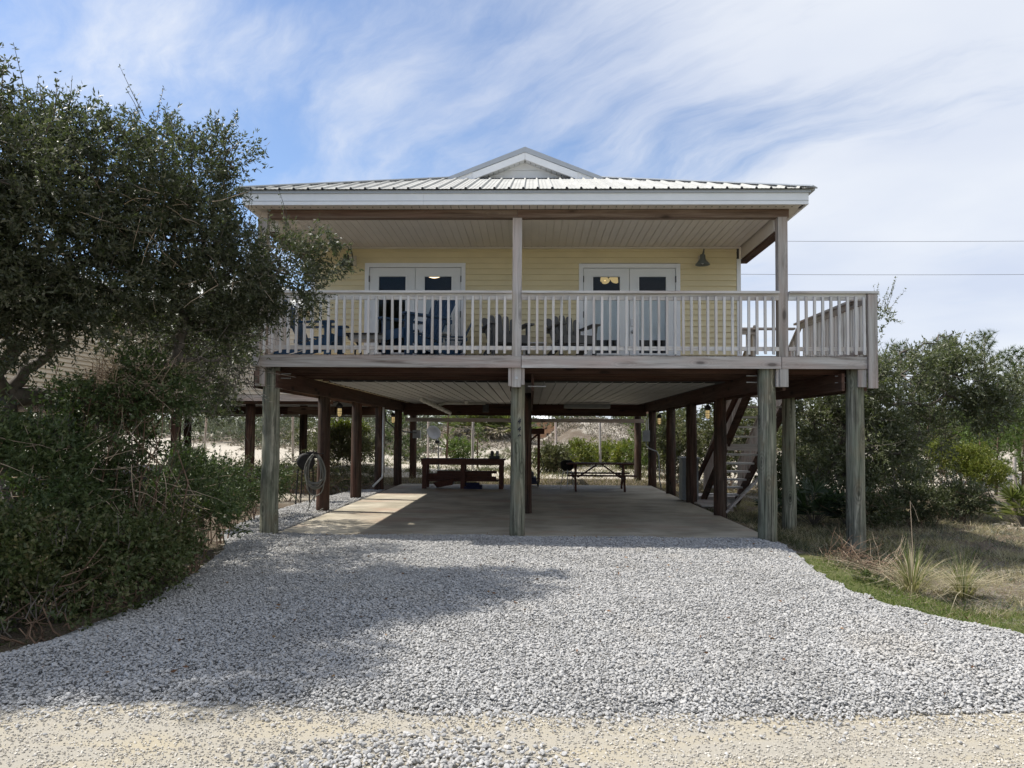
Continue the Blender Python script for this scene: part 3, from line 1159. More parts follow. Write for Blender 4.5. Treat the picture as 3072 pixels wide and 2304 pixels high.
# porch beam, ceiling, side beams
for xa, xb in ((-4.05, -0.222), (-0.218, 3.868)):
    MB().box(xa, xb, YF + 0.01, YF + 0.15, 4.88, 5.0).build('porch_beam', 'beam_x', H)
for xs_ in (-4.02, 3.77):
    MB().box(xs_ - 0.07, xs_ + 0.07, YF + 0.152, YW + 0.2, 4.655, 4.70).build('porch_beam', 'brown_y', H)
    MB().box(xs_ - 0.085, xs_ + 0.085, YF + 0.152, YW - 0.0, 4.702, 5.0).build('beam_wrap', 'soffit', H)
PL = 0.1185
pm = MB()
pm.box(-PL / 2 + 0.007, PL / 2 - 0.007, 0, YW - YF - 0.16, 0, 0.012)
pm.box(-PL / 2 - 0.007, -PL / 2 + 0.0065, 0, YW - YF - 0.16, 0.009, 0.0115)
pme = pm.mesh('ceiling_plank', MAT['soffit'])
for i in range(64):
    place('ceiling_plank', pme, (-3.86 + i * PL, YF + 0.155, 4.905), H)
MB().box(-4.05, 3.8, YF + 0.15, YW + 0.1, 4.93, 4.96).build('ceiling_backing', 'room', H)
MB().box(-3.9, 3.68, YW - 0.035, YW - 0.013, 4.872, 4.903).build('ceiling_trim', 'soffit', H)

# porch wall: lap siding cut round the two doorways
DOORS = ((-2.966, -1.174, 4.613), (0.837, 2.615, 4.605))
CO = 0.1015
z = 2.79
while z < 4.88:
    z1 = min(z + CO, 4.9)
    segs, x = [], WL
    for (da, db, dz) in DOORS:
        if z < dz - 0.03:
            segs.append((x, da + 0.03))
            x = db - 0.03
    segs.append((x, WR - 0.05))
    for a, b in segs:
        mb = MB()
        mb.hexa([(a, YW - 0.020, z), (b, YW - 0.020, z), (b, YW + 0.02, z), (a, YW + 0.02, z),
                 (a, YW + 0.003, z1), (b, YW + 0.003, z1), (b, YW + 0.02, z1), (a, YW + 0.02, z1)])
        mb.build('siding_board', 'siding', H)
    z += CO
MB().box(WR - 0.048, WR + 0.02, YW - 0.022, YW + 0.07, 2.79, 4.69).build('corner_trim', 'white', H)
MB().box(WL - 0.02, WL + 0.05, YW - 0.022, YW + 0.07, 2.79, 4.69).build('corner_trim', 'white', H)
# shell: front wall around the openings, sides, back, floor, ceiling
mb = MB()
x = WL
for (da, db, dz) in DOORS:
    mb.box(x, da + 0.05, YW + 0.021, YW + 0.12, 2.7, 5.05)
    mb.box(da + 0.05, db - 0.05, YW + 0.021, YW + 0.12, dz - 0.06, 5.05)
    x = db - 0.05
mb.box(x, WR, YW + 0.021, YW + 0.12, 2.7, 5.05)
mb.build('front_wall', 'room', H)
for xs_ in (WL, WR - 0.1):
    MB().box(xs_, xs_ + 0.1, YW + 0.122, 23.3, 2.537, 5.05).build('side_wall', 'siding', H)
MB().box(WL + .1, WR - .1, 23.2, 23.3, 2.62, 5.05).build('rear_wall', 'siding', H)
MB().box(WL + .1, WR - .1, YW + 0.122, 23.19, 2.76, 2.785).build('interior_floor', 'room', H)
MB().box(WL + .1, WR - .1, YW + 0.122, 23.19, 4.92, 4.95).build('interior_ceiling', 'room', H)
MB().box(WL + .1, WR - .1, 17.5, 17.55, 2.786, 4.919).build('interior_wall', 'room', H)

# french doors
def french_door(da, db, dz, lock, panes):
    D = group_part('french_door', H)
    y = YW - 0.03
    mb = MB()
    mb.box(da, da + 0.075, y, YW + 0.05, 2.787, dz)
    mb.box(db - 0.075, db, y, YW + 0.05, 2.787, dz)
    mb.box(da + 0.075, db - 0.075, y, YW + 0.05, dz - 0.075, dz)
    mb.build('door_frame', 'white', D)
    MB().box(da + 0.075, db - 0.075, y + 0.005, YW + 0.06, 2.787, 2.82).build('threshold', 'steel', D)
    mid = (da + db) / 2
    for i, (a, b) in enumerate(((da + 0.083, mid - 0.004), (mid + 0.004, db - 0.083))):
        yl0, yl1 = YW - 0.006, YW + 0.036
        zt, zb = dz - 0.082, 2.822
        ga, gb = a + 0.165, b - 0.165
        gzt, gzb = 4.375, 3.02
        mb = MB()
        mb.box(a, ga, yl0, yl1, zb, zt)
        mb.box(gb, b, yl0, yl1, zb, zt)
        mb.box(ga, gb, yl0, yl1, gzt, zt)
        mb.box(ga, gb, yl0, yl1, zb, gzb)
        mb.build('door_leaf', 'door', D)
        mb = MB()
        w = 0.03
        for q in ((ga - w, ga, gzb - w, gzt + w), (gb, gb + w, gzb - w, gzt + w), (ga, gb, gzt, gzt + w), (ga, gb, gzb - w, gzb)):
            mb.box(q[0], q[1], yl0 - 0.014, yl0 - 0.0015, q[2], q[3])
        mb.build('glazing_bead', 'door', D)
        MB().box(ga, gb, yl0 + 0.012, yl0 + 0.018, gzb, gzt).build('glass_pane', 'glass', D)
        top, low = panes[i]
        if top:
            MB().box(ga - 0.03, gb + 0.03, yl1 + 0.02, yl1 + 0.026, low, top).build('window_shade', 'shade', D)
        hx = da + 0.079 if i == 0 else db - 0.079
        for hz in (3.05, 3.7, 4.33):
            MB().box(hx - 0.008, hx + 0.008, y - 0.006, y + 0.03, hz - 0.055, hz + 0.055).build('hinge', 'black', D)
    hx = mid + 0.055 * (1 if lock == 'keypad' else -1) + (0.0 if lock == 'keypad' else 0.11)
    m1 = MB()
    if lock == 'keypad':
        m1.hexa([(hx - .03, YW - .03, 3.50), (hx + .03, YW - .03, 3.50), (hx + .034, YW - .006, 3.495), (hx - .034, YW - .006, 3.495),
                 (hx - .03, YW - .03, 3.62), (hx + .03, YW - .03, 3.62), (hx + .034, YW - .006, 3.625), (hx - .034, YW - .006, 3.625)])
        m1.build('keypad_lock', 'steel', D)
    else:
        m1.lathe([(0.0, 0.03), (0.03, 0.03), (0.036, 0.0), (0, 0)], 12, (hx, YW - 0.007, 3.55), (0, -1, 0))
        m1.build('deadbolt', 'bronze', D)
    MB().lathe([(0.03, 0.0), (0.03, 0.008), (0.012, 0.014), (0.012, 0.035), (0.026, 0.045), (0.03, 0.06), (0.02, 0.072), (0, 0.074)], 12, (hx, YW - 0.007, 3.40), (0, -1, 0)).build('door_knob', 'steel' if lock == 'keypad' else 'bronze', D, True)
    return D


french_door(*DOORS[0], 'bolt', ((4.14, 4.06), (4.12, 3.02)))
french_door(*DOORS[1], 'keypad', ((4.12, 3.26), (4.13, 3.26)))

# underside of the house: ribbed white panels, front to back
UW = 0.2
um = MB()
um.box(-UW / 2 + 0.012, UW / 2 - 0.012, 0, 9.6, 0, 0.01)
um.box(-UW / 2 - 0.002, -UW / 2 + 0.012, 0, 9.6, 0.016, 0.026)
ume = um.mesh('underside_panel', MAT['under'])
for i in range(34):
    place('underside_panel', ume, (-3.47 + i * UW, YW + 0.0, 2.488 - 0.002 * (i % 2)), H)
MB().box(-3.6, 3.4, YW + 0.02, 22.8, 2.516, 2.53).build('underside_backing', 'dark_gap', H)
MB().box(-3.9, 3.5, 22.85, 22.95, 2.14, 2.5).build('rear_beam', 'brown_x', H)
MB().box(-4.1, 3.66, 24.4, 24.45, 1.965, 2.085).build('rear_rail', 'grey_x', H)

# ------------------------------------------------------------------ roof
EX0, EX1, EY, EZ = -4.40, 4.13, 10.93, 5.205
SL = 0.395
RXC = (EX0 + EX1) / 2
TG = 2.80
ZG = EZ + SL * TG
roof = group_part('roof', H)
NP = 40
pw = (EX1 - EX0) / NP
for i in range(NP):
    a, b = EX0 + i * pw, EX0 + (i + 1) * pw
    tl = [min(TG, max(0.0, a - EX0), max(0.0, EX1 - a)), min(TG, max(0.0, b - EX0), max(0.0, EX1 - b))]

    def P(x, t, dz=0.0):
        return (x, EY + t, EZ + SL * t + dz)
    mb = MB()
    g = 0.026
    fa = tl[0] + (tl[1] - tl[0]) * (g / pw)
    fb = tl[1]
    mb.quad(P(a + g, 0), P(b, 0), P(b, fb), P(a + g, fa))
    # minor swages
    for s in (0.36, 0.42, 0.62, 0.68):
        x = a + s * pw
        tt = tl[0] + (tl[1] - tl[0]) * s
        if tt > 0.05:
            mb.bar(P(x, 0.005, 0.001), P(x, tt - 0.01, 0.001), 0.01, 0.007)
    # major rib
    hh = 0.028
    t0 = tl[0]
    if i and t0 > 0.02:
        r = [(-0.016, 0.0), (-0.008, hh), (0.016, hh), (0.026, 0.0)]
        for (xa, za), (xb, zb) in zip(r[:-1], r[1:]):
            mb.quad(P(a + xa, 0, za), P(a + xb, 0, zb), P(a + xb, t0, zb), P(a + xa, t0, za))
    mb.build('roof_panel', 'roof', roof)
    if i:
        MB().hexa([P(a - .013, 0.004, 0), P(a + .022, 0.004, 0), P(a + .022, 0.03, 0), P(a - .013, 0.03, 0),
                   P(a - .006, 0.004, hh - .003), P(a + .014, 0.004, hh - .003), P(a + .014, 0.03, hh - .003), P(a - .006, 0.03, hh - .003)]).build('rib_closure', 'dark_gap', roof)
# main side slopes run back from the gablet
YB = 24.0
ZR = EZ + SL * (RXC - EX0)
YGF = EY + TG - 0.01
for sgn, ex in ((1, EX0), (-1, EX1)):
    mb = MB()
    th = 0.03
    p = [(ex, EY, EZ), (ex + sgn * TG, EY + TG, ZG), (RXC, YGF, ZR), (RXC, YB, ZR), (ex, YB, EZ)]
    q = [(a, b, c - th) for a, b, c in p]
    mb.poly(p if sgn < 0 else p[::-1])
    mb.poly(q[::-1] if sgn < 0 else q)
    for k in range(5):
        a, b = p[k], p[(k + 1) % 5]
        mb.quad(a, b, q[(k + 1) % 5], q[k])
    mb.build('roof_slope', 'roof', roof)
    # hip cap
    MB().bar((ex, EY, EZ + 0.02), (ex + sgn * TG, EY + TG, ZG + 0.02), 0.16, 0.018).build('hip_cap', 'trim_grey', roof)
    # gablet edge metal and rake board
    a = Vector((ex + sgn * (TG - 0.02), YGF - 0.02, ZG - 0.045))
    b = Vector((RXC, YGF - 0.02, ZR - 0.045))
    MB().hexa([a + Vector((0, -.02, -.03)), b + Vector((0, -.02, -.045)), b + Vector((0, .05, -.045)), a + Vector((0, .05, -.03)),
               a + Vector((0, -.02, .045)), b + Vector((0, -.02, .055)), b + Vector((0, .05, .055)), a + Vector((0, .05, .045))]).build('rake_trim', 'trim_grey', roof)
    c = Vector((RXC - sgn * 0.97, YGF, ZR - 0.38 - 0.10))
    d = Vector((RXC - sgn * 0.002, YGF, ZR - 0.10))
    MB().hexa([c + Vector((0, -.03, -.12)), d + Vector((0, -.03, -.125)), d + Vector((0, .02, -.125)), c + Vector((0, .02, -.12)),
               c + Vector((0, -.03, .01)), d + Vector((0, -.03, .005)), d + Vector((0, .02, .005)), c + Vector((0, .02, .01))]).build('rake_board', 'white', roof)
    MB().hexa([(RXC - sgn * 1.40, YGF - .012, ZG - .06), (RXC - sgn * .94, YGF - .012, ZG - .06), (RXC - sgn * .94, YGF + .01, ZG - .06), (RXC - sgn * 1.40, YGF + .01, ZG - .06),
               (RXC - sgn * 1.40, YGF - .012, ZG - .035), (RXC - sgn * .94, YGF - .012, ZG + .14), (RXC - sgn * .94, YGF + .01, ZG + .14), (RXC - sgn * 1.40, YGF + .01, ZG - .035)]).build('rake_return', 'white', roof)
    # sloping soffit pieces behind the rake board
    for k in range(10):
        f0, f1 = k / 10, (k + 1) / 10 - 0.008
        e0, e1 = c.lerp(d, f0), c.lerp(d, f1)
        o_ = Vector((0, 0, -0.118))
        MB().hexa([e0 + o_ + Vector((0, .022, 0)), e1 + o_ + Vector((0, .022, 0)), e1 + o_ + Vector((0, .30, 0)), e0 + o_ + Vector((0, .30, 0)),
                   e0 + o_ + Vector((0, .022, .01)), e1 + o_ + Vector((0, .022, .01)), e1 + o_ + Vector((0, .30, .01)), e0 + o_ + Vector((0, .30, .01))]).build('soffit_panel', 'white', roof)
for k in range(4):
    zz = ZG - 0.1 + k * 0.16
    w0 = min(1.3, max(0.05, (ZR - 0.22 - zz) / SL))
    w1 = max(0.02, (ZR - 0.22 - zz - 0.158) / SL)
    if ZR - 0.22 - zz > 0.02:
        MB().hexa([(RXC - w0, YGF + .17, zz), (RXC + w0, YGF + .17, zz), (RXC + w0, YGF + .33, zz), (RXC - w0, YGF + .33, zz),
                   (RXC - w1, YGF + .182, zz + .158), (RXC + w1, YGF + .182, zz + .158), (RXC + w1, YGF + .33, zz + .158), (RXC - w1, YGF + .33, zz + .158)]).build('gable_board', 'white', roof)
mb = MB()
mb.poly([(EX0 + 0.2, YB - .01, EZ - 0.05), (EX1 - 0.2, YB - .01, EZ - 0.05), (RXC, YB - .01, ZR - 0.06)])
mb.build('rear_gable', 'white', roof)
MB().box(RXC - 1.5, RXC + 1.5, YGF - 0.01, YGF + 0.02, ZG - 0.02, ZG + 0.012).build('closure_strip', 'dark_gap', roof)
# fascia, drip edge, soffits
FX0, FX1, FY = -4.335, 4.06, 11.0
for xa, xb in ((FX0, -1.6165), (-1.6145, FX1)):
    MB().box(xa, xb, FY, FY + 0.03, 4.99, 5.160).build('fascia', 'white', roof)
MB().box(FX0 - 0.03, FX1 + 0.03, FY - 0.022, FY + 0.028, 5.1605, 5.205).build('drip_edge', 'trim_grey', roof)
MB().box(FX0, FX1, FY - 0.006, FY - 0.0005, 5.045, 5.05).build('fascia_bead', 'trim_grey', roof)
for xs_, d in ((FX0, 1), (FX1, -1)):
    MB().box(min(xs_, xs_ + d * .03), max(xs_, xs_ + d * .03), FY + 0.032, 23.9, 4.99, 5.16).build('fascia', 'white', roof)
    MB().box(min(xs_ - d * .03, xs_ + d * .028), max(xs_ - d * .03, xs_ + d * .028), FY + 0.03, 23.9, 5.1605, 5.19).build('drip_edge', 'trim_grey', roof)
sp = MB().box(-PL / 2 + 0.003, PL / 2 - 0.003, 0, 0.24, 0, 0.01).mesh('soffit_panel', MAT['soffit'])
i = 0
x = FX0 + 0.09
hole = MB().lathe([(0.011, 0), (0.011, -0.004), (0, -0.004)], 6).mesh('vent_hole', MAT['dark_gap'])
while x < FX1 - 0.06:
    place('soffit_panel', sp, (x, FY + 0.032, 5.003), roof)
    place('vent_hole', hole, (x + PL / 2, FY + 0.16, 5.004), roof)
    x += PL
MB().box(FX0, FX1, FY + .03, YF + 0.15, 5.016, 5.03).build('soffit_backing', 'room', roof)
sq = MB().box(0, 0.24, -PL / 2 + 0.003, PL / 2 - 0.003, 0, 0.01).mesh('soffit_panel', MAT['soffit'])
y = FY + 0.34
while y < 17.5:
    place('soffit_panel', sq, (3.81, y, 5.003), roof)
    place('soffit_panel', sq, (-4.31, y, 5.003), roof)
    y += PL
for xa, xb in ((3.7, 4.05), (-4.32, -3.9)):
    MB().box(xa, xb, FY + .3, 23.9, 5.016, 5.03).build('soffit_backing', 'soffit', roof)

# ------------------------------------------------------------------ stairs on the right, going down to the back
st = group_part('staircase', H)
NST = 13
SX0, SX1, SY0, SY1 = 4.28, 5.12, 14.5, 18.9
tme = MB().box(SX0 + 0.045, SX1 - 0.045, -0.14, 0.14, -0.02, 0.02).mesh('tread', MAT['pale_x'])
for k in range(NST):
    s = (k + 1) / (NST + 1)
    place('tread', tme, (0, SY0 + (SY1 - SY0) * s, 2.78 - 2.85 * s), st)
for xs_ in (SX0, SX1):
    MB().bar((xs_, SY0 - 0.02, 2.66), (xs_, SY1 + 0.15, -0.19), 0.042, 0.26).build('stringer', 'brown_y', st)
    MB().bar((xs_ + 0.05, SY0, 3.70), (xs_ + 0.05, SY1, 0.85), 0.09, 0.04).build('handrail', 'grey_y', st)
    for k in range(30):
        s = (k + 0.5) / 30
        yb, zb = SY0 + (SY1 - SY0) * s, 2.78 - 2.85 * s
        place('baluster', BALG, (xs_ + 0.04, yb, zb + 0.5), st)
MB().box(4.25, 5.15, 16.35, 16.40, 1.26, 1.40).build('cross_brace', 'grey_x', st)
MB().bar((3.80, 14.75, 0.10), (4.62, 14.45, 1.06), 0.04, 0.13, (0, 1, 0)).build('diagonal_brace', 'grey_x', st)
MB().box(4.1, 5.2, 18.9, 19.9, -0.2, 0.06).build('bottom_step', 'grey_x', st)
MB().bar((4.05, 18.6, 0.4), (4.2, 15.2, 2.5), 0.05, 0.14).build('side_brace', 'redwood', st)

# plumbing under the floor
pp = MB()
a, b = at(1264, 1188, 17.8), at(1350, 1240, 22.4)
pp.tube([(a.x, a.y, 2.40), (b.x, b.y, 2.20)], 0.055, 10)
pp.build('drain_pipe', 'pvc', H, True)
pp = MB()
for k in range(6):
    f = 0.1 + k * 0.15
    pc_ = Vector((a.x, a.y, 2.40)).lerp(Vector((b.x, b.y, 2.20)), f)
    d = (b - a).normalized()
    pp.tube([pc_ - d * 0.03, pc_ + d * 0.03], 0.064, 10)
pp.build('pipe_collar', 'pvc', H, True)['kind'] = 'stuff'
c = at(1318, 1212, 20.5)
MB().tube([(c.x, c.y, 2.36), (c.x + 0.12, c.y + 0.2, 2.42), (c.x + 0.3, c.y + 0.25, 2.42), (c.x + 1.25, c.y + 0.25, 2.43)], 0.04, 8).build('drain_pipe', 'pvc', H, True)
MB().lathe([(0.02, 0.09), (0.075, 0.09), (0.075, 0.0), (0.0, 0.0)], 10, (c.x + 0.75, c.y, 2.39)).build('clean_out', 'pvc', H)
c = at(1457, 1215, 22.0)
MB().box(c.x - .09, c.x + .09, c.y, c.y + .1, 2.22, 2.46).build('pipe_bracket', 'black', H)
# downspout on a left piling
MB().tube([(-3.985, 20.18, 2.3), (-3.985, 20.18, 0.55), (-3.99, 20.15, 0.4), (-4.2, 19.95, 0.16)], 0.028, 8).build('downspout', 'pvc', H, True)
# duct between the joists at the back
MB().box(0.95, 2.25, 21.3, 21.7, 2.33, 2.45).build('duct', 'box_grey', H)

# rear landing seen through the carport
rl = group_part('rear_landing', H)
for xs_ in (0.26,):
    MB().box(xs_ - 0.045, xs_ + 0.045, 24.5, 24.59, -0.05, 1.66).build('landing_post', 'redwood', rl)
MB().box(-0.3, 0.44, 24.3, 25.4, 1.58, 1.76).build('landing_platform', 'redwood', rl)
MB().bar((-0.55, 24.6, 0.95), (0.24, 24.6, 1.58), 0.06, 0.09, (0, 1, 0)).build('landing_brace', 'redwood', rl)
MB().bar((-0.6, 24.9, 1.8), (0.12, 25.2, 2.5), 0.04, 0.04).build('landing_rail', 'pale_x', rl)


# ------------------------------------------------------------------ neighbouring raised house on the left
nb = thing('neighbour_house', 'cream sided raised house behind the big oak, on dark round pilings', 'house', (-10, 20, 0), world_parts=True)
NX, NY0, NY1 = -11.4, 12.0, 30.0
WX1, WY0 = -5.45, 20.3
cb = MB()
cb.hexa([(NX + .034, NY0, 0), (NX + .034, NY1, 0), (NX - .02, NY1, 0), (NX - .02, NY0, 0), (NX, NY0, .108), (NX, NY1, .108), (NX - .02, NY1, .108), (NX - .02, NY0, .108)])
cme = cb.mesh('siding_board', MAT['cream'])
for k in range(26):
    place('siding_board', cme, (0, 0, 2.62 + k * .108), nb)
cb = MB()
cb.hexa([(NX + .03, WY0 - .018, 0), (WX1 - .4, WY0 - .018, 0), (WX1 - .4, WY0 + .02, 0), (NX + .03, WY0 + .02, 0), (NX + .03, WY0, .108), (WX1 - .4, WY0, .108), (WX1 - .4, WY0 + .02, .108), (NX + .03, WY0 + .02, .108)])
cme = cb.mesh('siding_board', MAT['cream'])
for k in range(22):
    place('siding_board', cme, (0, 0, 2.62 + k * .108), nb)
MB().box(-20, NX - .021, NY0, NY1, 2.6, 5.4).build('side_wall', 'cream', nb)
MB().box(NX + .03, WX1 - .4, WY0 + .021, NY1, 2.6, 5.0).build('wing_wall', 'cream', nb)
MB().box(-20.0, NX + .02, NY0 - .02, NY1, 2.32, 2.6).build('floor_beam', 'brown_y', nb)
MB().box(NX + .04, WX1, WY0 - .06, WY0 - .02, 2.44, 2.6).build('rim_board', 'grey_x', nb)
MB().box(NX + .04, WX1, WY0 - .0, 29, 2.5, 2.53).build('underside', 'under', nb)
MB().box(NX + .04, WX1, WY0 + .2, WY0 + .25, 2.36, 2.49).build('floor_beam', 'brown_x', nb)
MB().box(NX + .04, WX1 + .1, 25.9, 26.0, 2.2, 2.49).build('floor_beam', 'brown_x', nb)
MB().box(WX1 - 2.4, WX1 - .9, 24.0, 24.08, 2.17, 2.42).build('floor_beam', 'beam_x', nb)
MB().box(NX + .04, WX1 + .1, 26.02, 26.07, 2.13, 2.195).build('trim_board', 'grey_x', nb)
pm_ = MB().tube([(0, 0, -.2), (0, 0, 1.2), (0, 0, 2.5)], [.14, .135, .13], 12).mesh('piling', MAT['pile_dark'], True)
for (x, y) in ((-7.85, 20.8), (-7.75, 25.4), (-12.3, 26.6), (-11.6, 14.5), (-11.6, 20.6), (-9.9, 20.7), (-5.7, 28.5), (-15, 14.5)):
    place('piling', pm_, (x, y, 0.0), nb)
MB().poly([(WX1 + .05, WY0 - .45, 5.0), (NX, WY0 - .45, 5.0), (NX, WY0 + 3, 6.4), (WX1 - 3, WY0 + 3, 6.4)]).poly([(WX1 + .05, WY0 - .45, 5.0), (WX1 - 3, WY0 + 3, 6.4), (WX1 - 3, 27, 6.4), (WX1 + .05, 30, 5.0)]).build('wing_roof', 'roof', nb)
MB().box(NX, WX1 + .05, WY0 - .45, 29.9, 4.9, 4.995).build('wing_eave', 'white', nb)
MB().poly([(NX + .5, NY0 - .5, 5.4), (NX + .5, NY1, 5.4), (-15.7, NY1 - 4, 7.1), (-15.7, NY0 + 4, 7.1)]).poly([(-20.5, NY0 - .5, 5.4), (NX + .5, NY0 - .5, 5.4), (-15.7, NY0 + 4, 7.1)]).build('main_roof', 'roof', nb)
MB().box(-20.4, NX + .5, NY0 - .5, NY1, 5.3, 5.395).build('main_eave', 'white', nb)

# peach house far behind the dune
c = at(1632, 1290, 50)
ph = thing('peach_house', 'peach stucco house with white roof edge beyond the scrubby dune', 'house', (c.x, 50, 1.0), world_parts=True)
MB().box(c.x - 2.6, c.x + .70, 49, 54, 0.3, 2.40).build('wall', 'peach', ph)
MB().box(c.x - 2.8, c.x + .84, 48.8, 54.2, 2.402, 2.50).build('eave', 'white', ph)
MB().hexa([(c.x - 2.8, 48.8, 2.502), (c.x + .84, 48.8, 2.502), (c.x + .84, 54.2, 2.502), (c.x - 2.8, 54.2, 2.502), (c.x - 2.0, 51, 3.1), (c.x + .2, 51, 3.1), (c.x + .2, 52, 3.1), (c.x - 2.0, 52, 3.1)]).build('roof', 'white', ph)
MB().box(c.x + .16, c.x + .30, 48.96, 48.998, 1.45, 1.62).build('vent', 'black', ph)


# ------------------------------------------------------------------ lamps
def barn_lamp(x, mat, label):
    y = YW - 0.02
    L = thing('barn_lamp', label, 'wall lamp', (x, y, 4.60), 0, 'barn lamps on the porch wall')
    MB().box(-.01, .11, -.025, 0.0, -.04, .14).build('mount_plate', 'cream', L)
    MB().tube([(.05, -.03, .06), (.05, -.1, .16), (.045, -.2, .21), (.03, -.28, .19), (.02, -.3, .12), (.0, -.3, .05)], .011, 7).build('gooseneck', mat, L, True)
    MB().lathe([(.02, .07), (.045, .06), (.048, .0), (.06, -.03), (.12, -.10), (.125, -.115), (.12, -.114), (.055, -.035)], 18, (0, -.3, .03)).build('lamp_shade', mat, L, True)
    MB().lathe([(.03, .02), (.035, -.05), (.0, -.075)], 10, (0, -.3, .0)).build('bulb', 'plastic_white', L, True)
    return L


barn_lamp(at(1040, 770, 12.9).x, 'bronze', 'dark bronze barn lamp above the left french door, brushed by oak leaves')
barn_lamp(at(2107, 770, 12.9).x, 'galv', 'grey green barn lamp between right french door and open porch end')


def caged_lamp():
    L = thing('caged_lamp', None, 'lamp', (0, 0, 0), 0, 'lit caged lamps under the house')
    MB().tube([(-.13, 0, .17), (-.04, 0, .19), (0, 0, .17)], .014, 7).build('arm', 'black', L, True)
    MB().lathe([(.0, .17), (.03, .16), (.075, .10), (.075, .09), (.05, .075), (.05, .05)], 12).build('hood', 'black', L, True)
    MB().lathe([(.042, .05), (.046, -.05), (.034, -.10), (.0, -.115)], 12).build('jar', 'bulb_soft', L, True)
    m = MB()
    for k in range(6):
        a = k * math.pi / 3
        ca, sa = math.cos(a), math.sin(a)
        m.tube([(.052 * ca, .052 * sa, .05), (.055 * ca, .055 * sa, -.06), (.03 * ca, .03 * sa, -.12), (0, 0, -.13)], .0035, 4)
    for z in (-.01, -.06):
        m.tube([(.055 * math.cos(j * .628), .055 * math.sin(j * .628), z) for j in range(11)], .0035, 4)
    m.build('wire_cage', 'black', L)
    return L


cl = caged_lamp()
ck = kid_map(cl)
for i, (x, y, z, rz, lab) in enumerate((
        (-3.86, 15.02, 2.03, 0, 'lit caged lamp on the piling beside the hanging hose coil'),
        (-3.80, 20.6, 1.98, 0, 'lit caged lamp at the far left piling with the white downspout'),
        (3.52, 15.02, 2.03, math.pi, 'lit caged lamp on the red brown piling next to the staircase'),
        (3.46, 20.3, 1.98, math.pi, 'lit caged lamp near the grey electrical box'))):
    o = cl if i == 0 else copy_tree(cl, ck)
    o.location = (x, y, z)
    o.rotation_euler = (0, 0, rz)
    o['label'] = lab

# lamps inside the rooms
c = at(1828, 836, 15.0)
ch = thing('chandelier', 'lit chandelier with glowing glass shades behind the right french door', 'chandelier', (c.x, c.y, c.z), 0)
MB().tube([(0, 0, .2), (0, 0, .05)], .02, 8).build('stem', 'bronze', ch)
for k in range(4):
    a = k * math.pi / 2 + 0.5
    s = MB().lathe([(.03, .05), (.055, .0), (.085, -.06), (.07, -.075)], 12, (.15 * math.cos(a), .15 * math.sin(a), 0.02), (math.cos(a) * .5, math.sin(a) * .5, 1)).build('glass_shade', 'bulb_soft', ch, True)
    MB().lathe([(0, .03), (.03, .0), (0, -.03)], 8, (.16 * math.cos(a), .16 * math.sin(a), 0.01)).build('bulb', 'bulb', ch, True)
c = at(1302, 826, 15.5)
cf = thing('ceiling_light', 'lit round flush ceiling light glimpsed through the left french door', 'ceiling light', (c.x, c.y, 4.905), 0)
MB().lathe([(.165, .0), (.165, -.02), (.15, -.02)], 20).build('rim', 'steel', cf)
MB().lathe([(.15, -.02), (.12, -.05), (.06, -.068), (0, -.072)], 20).build('lens', 'lens', cf, True)
bd = thing('bench', 'dark bench in front of the shaded panes inside the right door', 'bench', (1.73, 14.1, 2.785), 0)
MB().box(-.9, .9, -.2, .2, .28, .36).build('seat', 'tarp_blue', bd)
for x in (-.8, -.1, .1, .8):
    MB().box(x - .025, x + .025, -.15, .15, 0, .279).build('leg', 'tarp_blue', bd)


